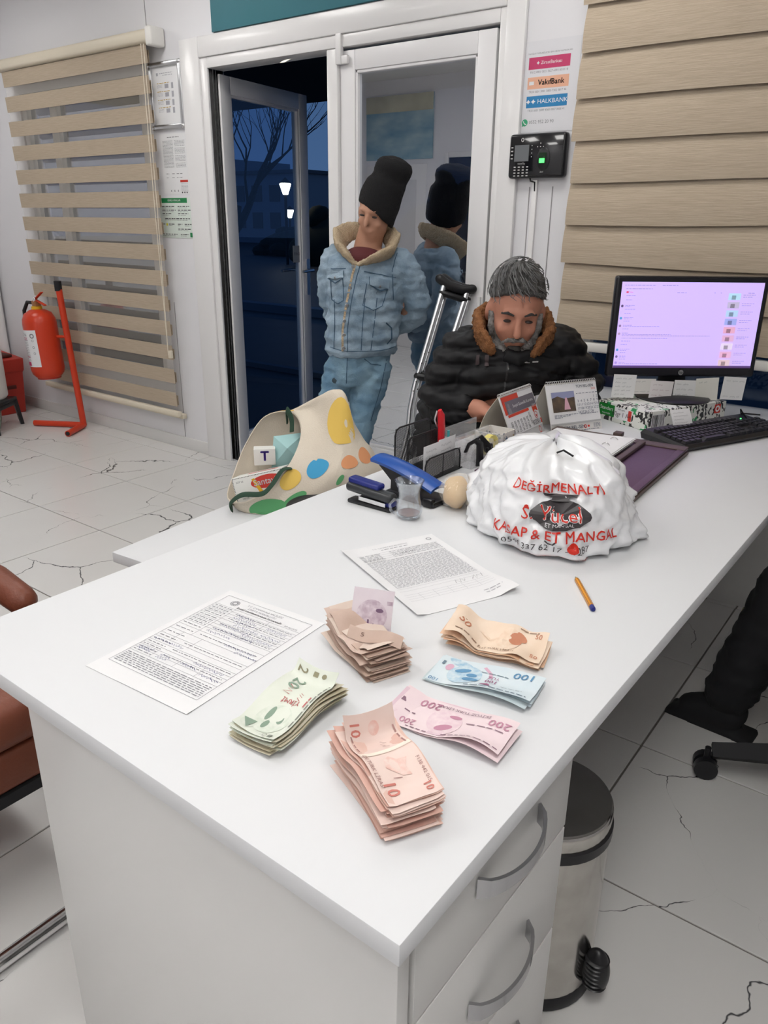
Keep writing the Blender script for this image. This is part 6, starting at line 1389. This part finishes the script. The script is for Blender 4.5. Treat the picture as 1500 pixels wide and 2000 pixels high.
# contents
def rot_box(loc, rz, rx, ry): return Matrix.Translation(loc) @ Matrix.Rotation(rz, 4, 'Z') @ Matrix.Rotation(rx, 4, 'X') @ Matrix.Rotation(ry, 4, 'Y')
BXM = M('carton_cream', (.78, .78, .74), .5)
t = thing('medicine_box', 'white cartons of powder with red oval name lying inside the tote bag', 'box', CT + RV * -.105 + NV * .045 + Vector((0, 0, .030))); t.rotation_euler = (radians(-10), radians(-15), YAW - .10)
B().b2((-.085, -.045, 0), (.085, .045, .085), .002).o('carton', BXM, t)
f = lambda a, c: Vector((a, -.0456, c)); f2 = lambda a, c: Vector((a, -.0462, c)); ft = lambda a, c: Vector((a, c, .0856))
dots = B()
for k in range(34): a = -.081 + k * .0049; dots.rect(a, .002, a + .0026, .0046, f); dots.rect(a, .0805, a + .0026, .083, f); dots.rect(a, .040, a + .0026, .0425, ft)
for k in range(16): c = .002 + k * .0051; dots.rect(-.0835, c, -.081, c + .0026, f)
dots.text('SÜT VE', .008, f, -.060, .068).text('YUMUŞAK', .008, f, -.050, .024).text('ŞEKER', .008, f, -.052, .014); dots.o('black_print', INK, t, smooth=False)
B().disc(.030, .055, .055, .021, f, 28).rect(-.04, -.012, .06, .012, ft).o('red_oval', REDINK, t, smooth=False)
B().text('Santavik', .028, f2, .030, .055, bold=.015).text('Santavik', .020, lambda a, c: Vector((a, c, .0862)), .01, 0).o('white_lettering', PAPER, t, smooth=False)
B().poly([(-.020, .070), (-.010, .072), (.012, .022), (.0, .018)], lambda a, c: Vector((a, -.0459, c))).o('gold_mark', M('gold_print', srgb(220, 170, 40), .5), t, smooth=False)
t = thing('teal_envelope', 'folded pale teal paper sticking up inside the tote bag', 'paper', CT + RV * -.04 + NV * -.05 + Vector((0, 0, .10)), YAW + .1)
TE = M('teal_paper', srgb(165, 205, 205), .7)
B().raw([(-.06, 0, 0), (.06, -.02, .01), (.055, .02, .115), (-.05, .03, .10), (-.005, -.03, .075)], [(0, 1, 4), (1, 2, 4), (2, 3, 4), (3, 0, 4)]).o('fold', TE, t, smooth=False)
t = thing('purple_letter_box', 'small white box with a purple letter inside the tote bag', 'box', CT + RV * -.120 + NV * -.045 + Vector((0, 0, .115)), YAW + .15)
B().b2((-.035, -.02, 0), (.035, .02, .055), .002).o('carton', BXM, t); B().text('T', .045, lambda a, c: Vector((a, -.0206, c)), 0, .030, bold=.03).o('letter', M('purple_print', srgb(70, 50, 150), .5), t, smooth=False)
b = B(); b.ell((0, 0, .035), (.16, .10, .036), rotz(.2), 28, 16)
o = tag(link('black_pouch', blend(b, 'black_pouch', .008, 2, .5, lambda co, n: .004 * noise.noise(co * 20)), M('black_nylon', (.015, .015, .018), .6)), 'flat black pouch lying beside the tote bag on the coffee table', 'pouch'); o.location = (-1.50, 1.70, CZ + .002); o.rotation_euler = (0, 0, 1.0)
B().tube([(-.13, -.02, .03), (-.145, -.03, .015), (-.14, -.015, .006)], .003, 6).o('zip_pull', M('cyan_cord', srgb(70, 170, 190), .5), o)

# ------------------------------------------------------------------ back wall, seen in the door glass
t = thing('sea_picture', 'large framed sea view picture on the back wall mirrored in the door', 'picture', (-5.42, YB, 1.98))
pic = M('sea_view', srgb(90, 140, 165), .4, c2=srgb(185, 205, 205), nscale=2.6, stretch=(1, 1, 2.2), detail=6)
B().b2((-.44, .002, 0), (.44, .02, .62), .003).o('board', pic, t); B().b2((-.44, .0205, .46), (.44, .0215, .62)).o('sky_band', M('sky_band', srgb(205, 200, 170), .5, c2=srgb(170, 165, 140), nscale=3), t)
bd = root('door_3'); bd.location = (-5.45, YB, 0)
B().b2((-.40, .0, 0), (.40, .02, 1.93), .003).o('leaf', PVC, bd)
for z0, z1 in ((.15, .85), (.98, 1.78)): B().b2((-.28, .02, z0), (.28, .026, z1), .004).o('panel', M('door_panel', (.66, .65, .66), .4), bd)
B().tube([(.33, .02, 1.0), (.33, .06, 1.0), (.24, .065, 1.0)], .009, 8).o('handle', ALU, bd)
wb = root('window_3'); wb.location = (-4.35, YB, 0)
B().b2((-.42, .0, .55), (.42, .012, 1.98)).o('pane', M('night_pane', (.01, .015, .03), .05), wb, smooth=False)
for lo_, hi_ in (((-.47, 0, .50), (-.42, .03, 2.03)), ((.42, 0, .50), (.47, .03, 2.03)), ((-.42, 0, .50), (.42, .03, .55)), ((-.42, 0, 1.98), (.42, .03, 2.03))): B().b2(lo_, hi_, .004).o('window_frame', PVC, wb)

# ------------------------------------------------------------------ tidy up: prints are joined marks, too fine to pick apart
PRINT = ('print', 'lettering', 'text', 'figures', 'marks', 'handwriting', 'day_numbers', 'barcode', 'speckle', 'heading', 'letters', 'label', 'seal', 'tint', 'site_mark', 'badge', 'portrait', 'white_outline', 'bull_emblem', 'pink_band', 'flower', 'red_oval', 'cord', 'castor', 'hinge')
for o in bpy.data.objects:
    if o.type == 'MESH' and o.parent and 'kind' not in o and any(o.name.split('.')[0].endswith(k) or k in o.name.split('.')[0] for k in PRINT[:25]):
        o['kind'] = 'stuff'
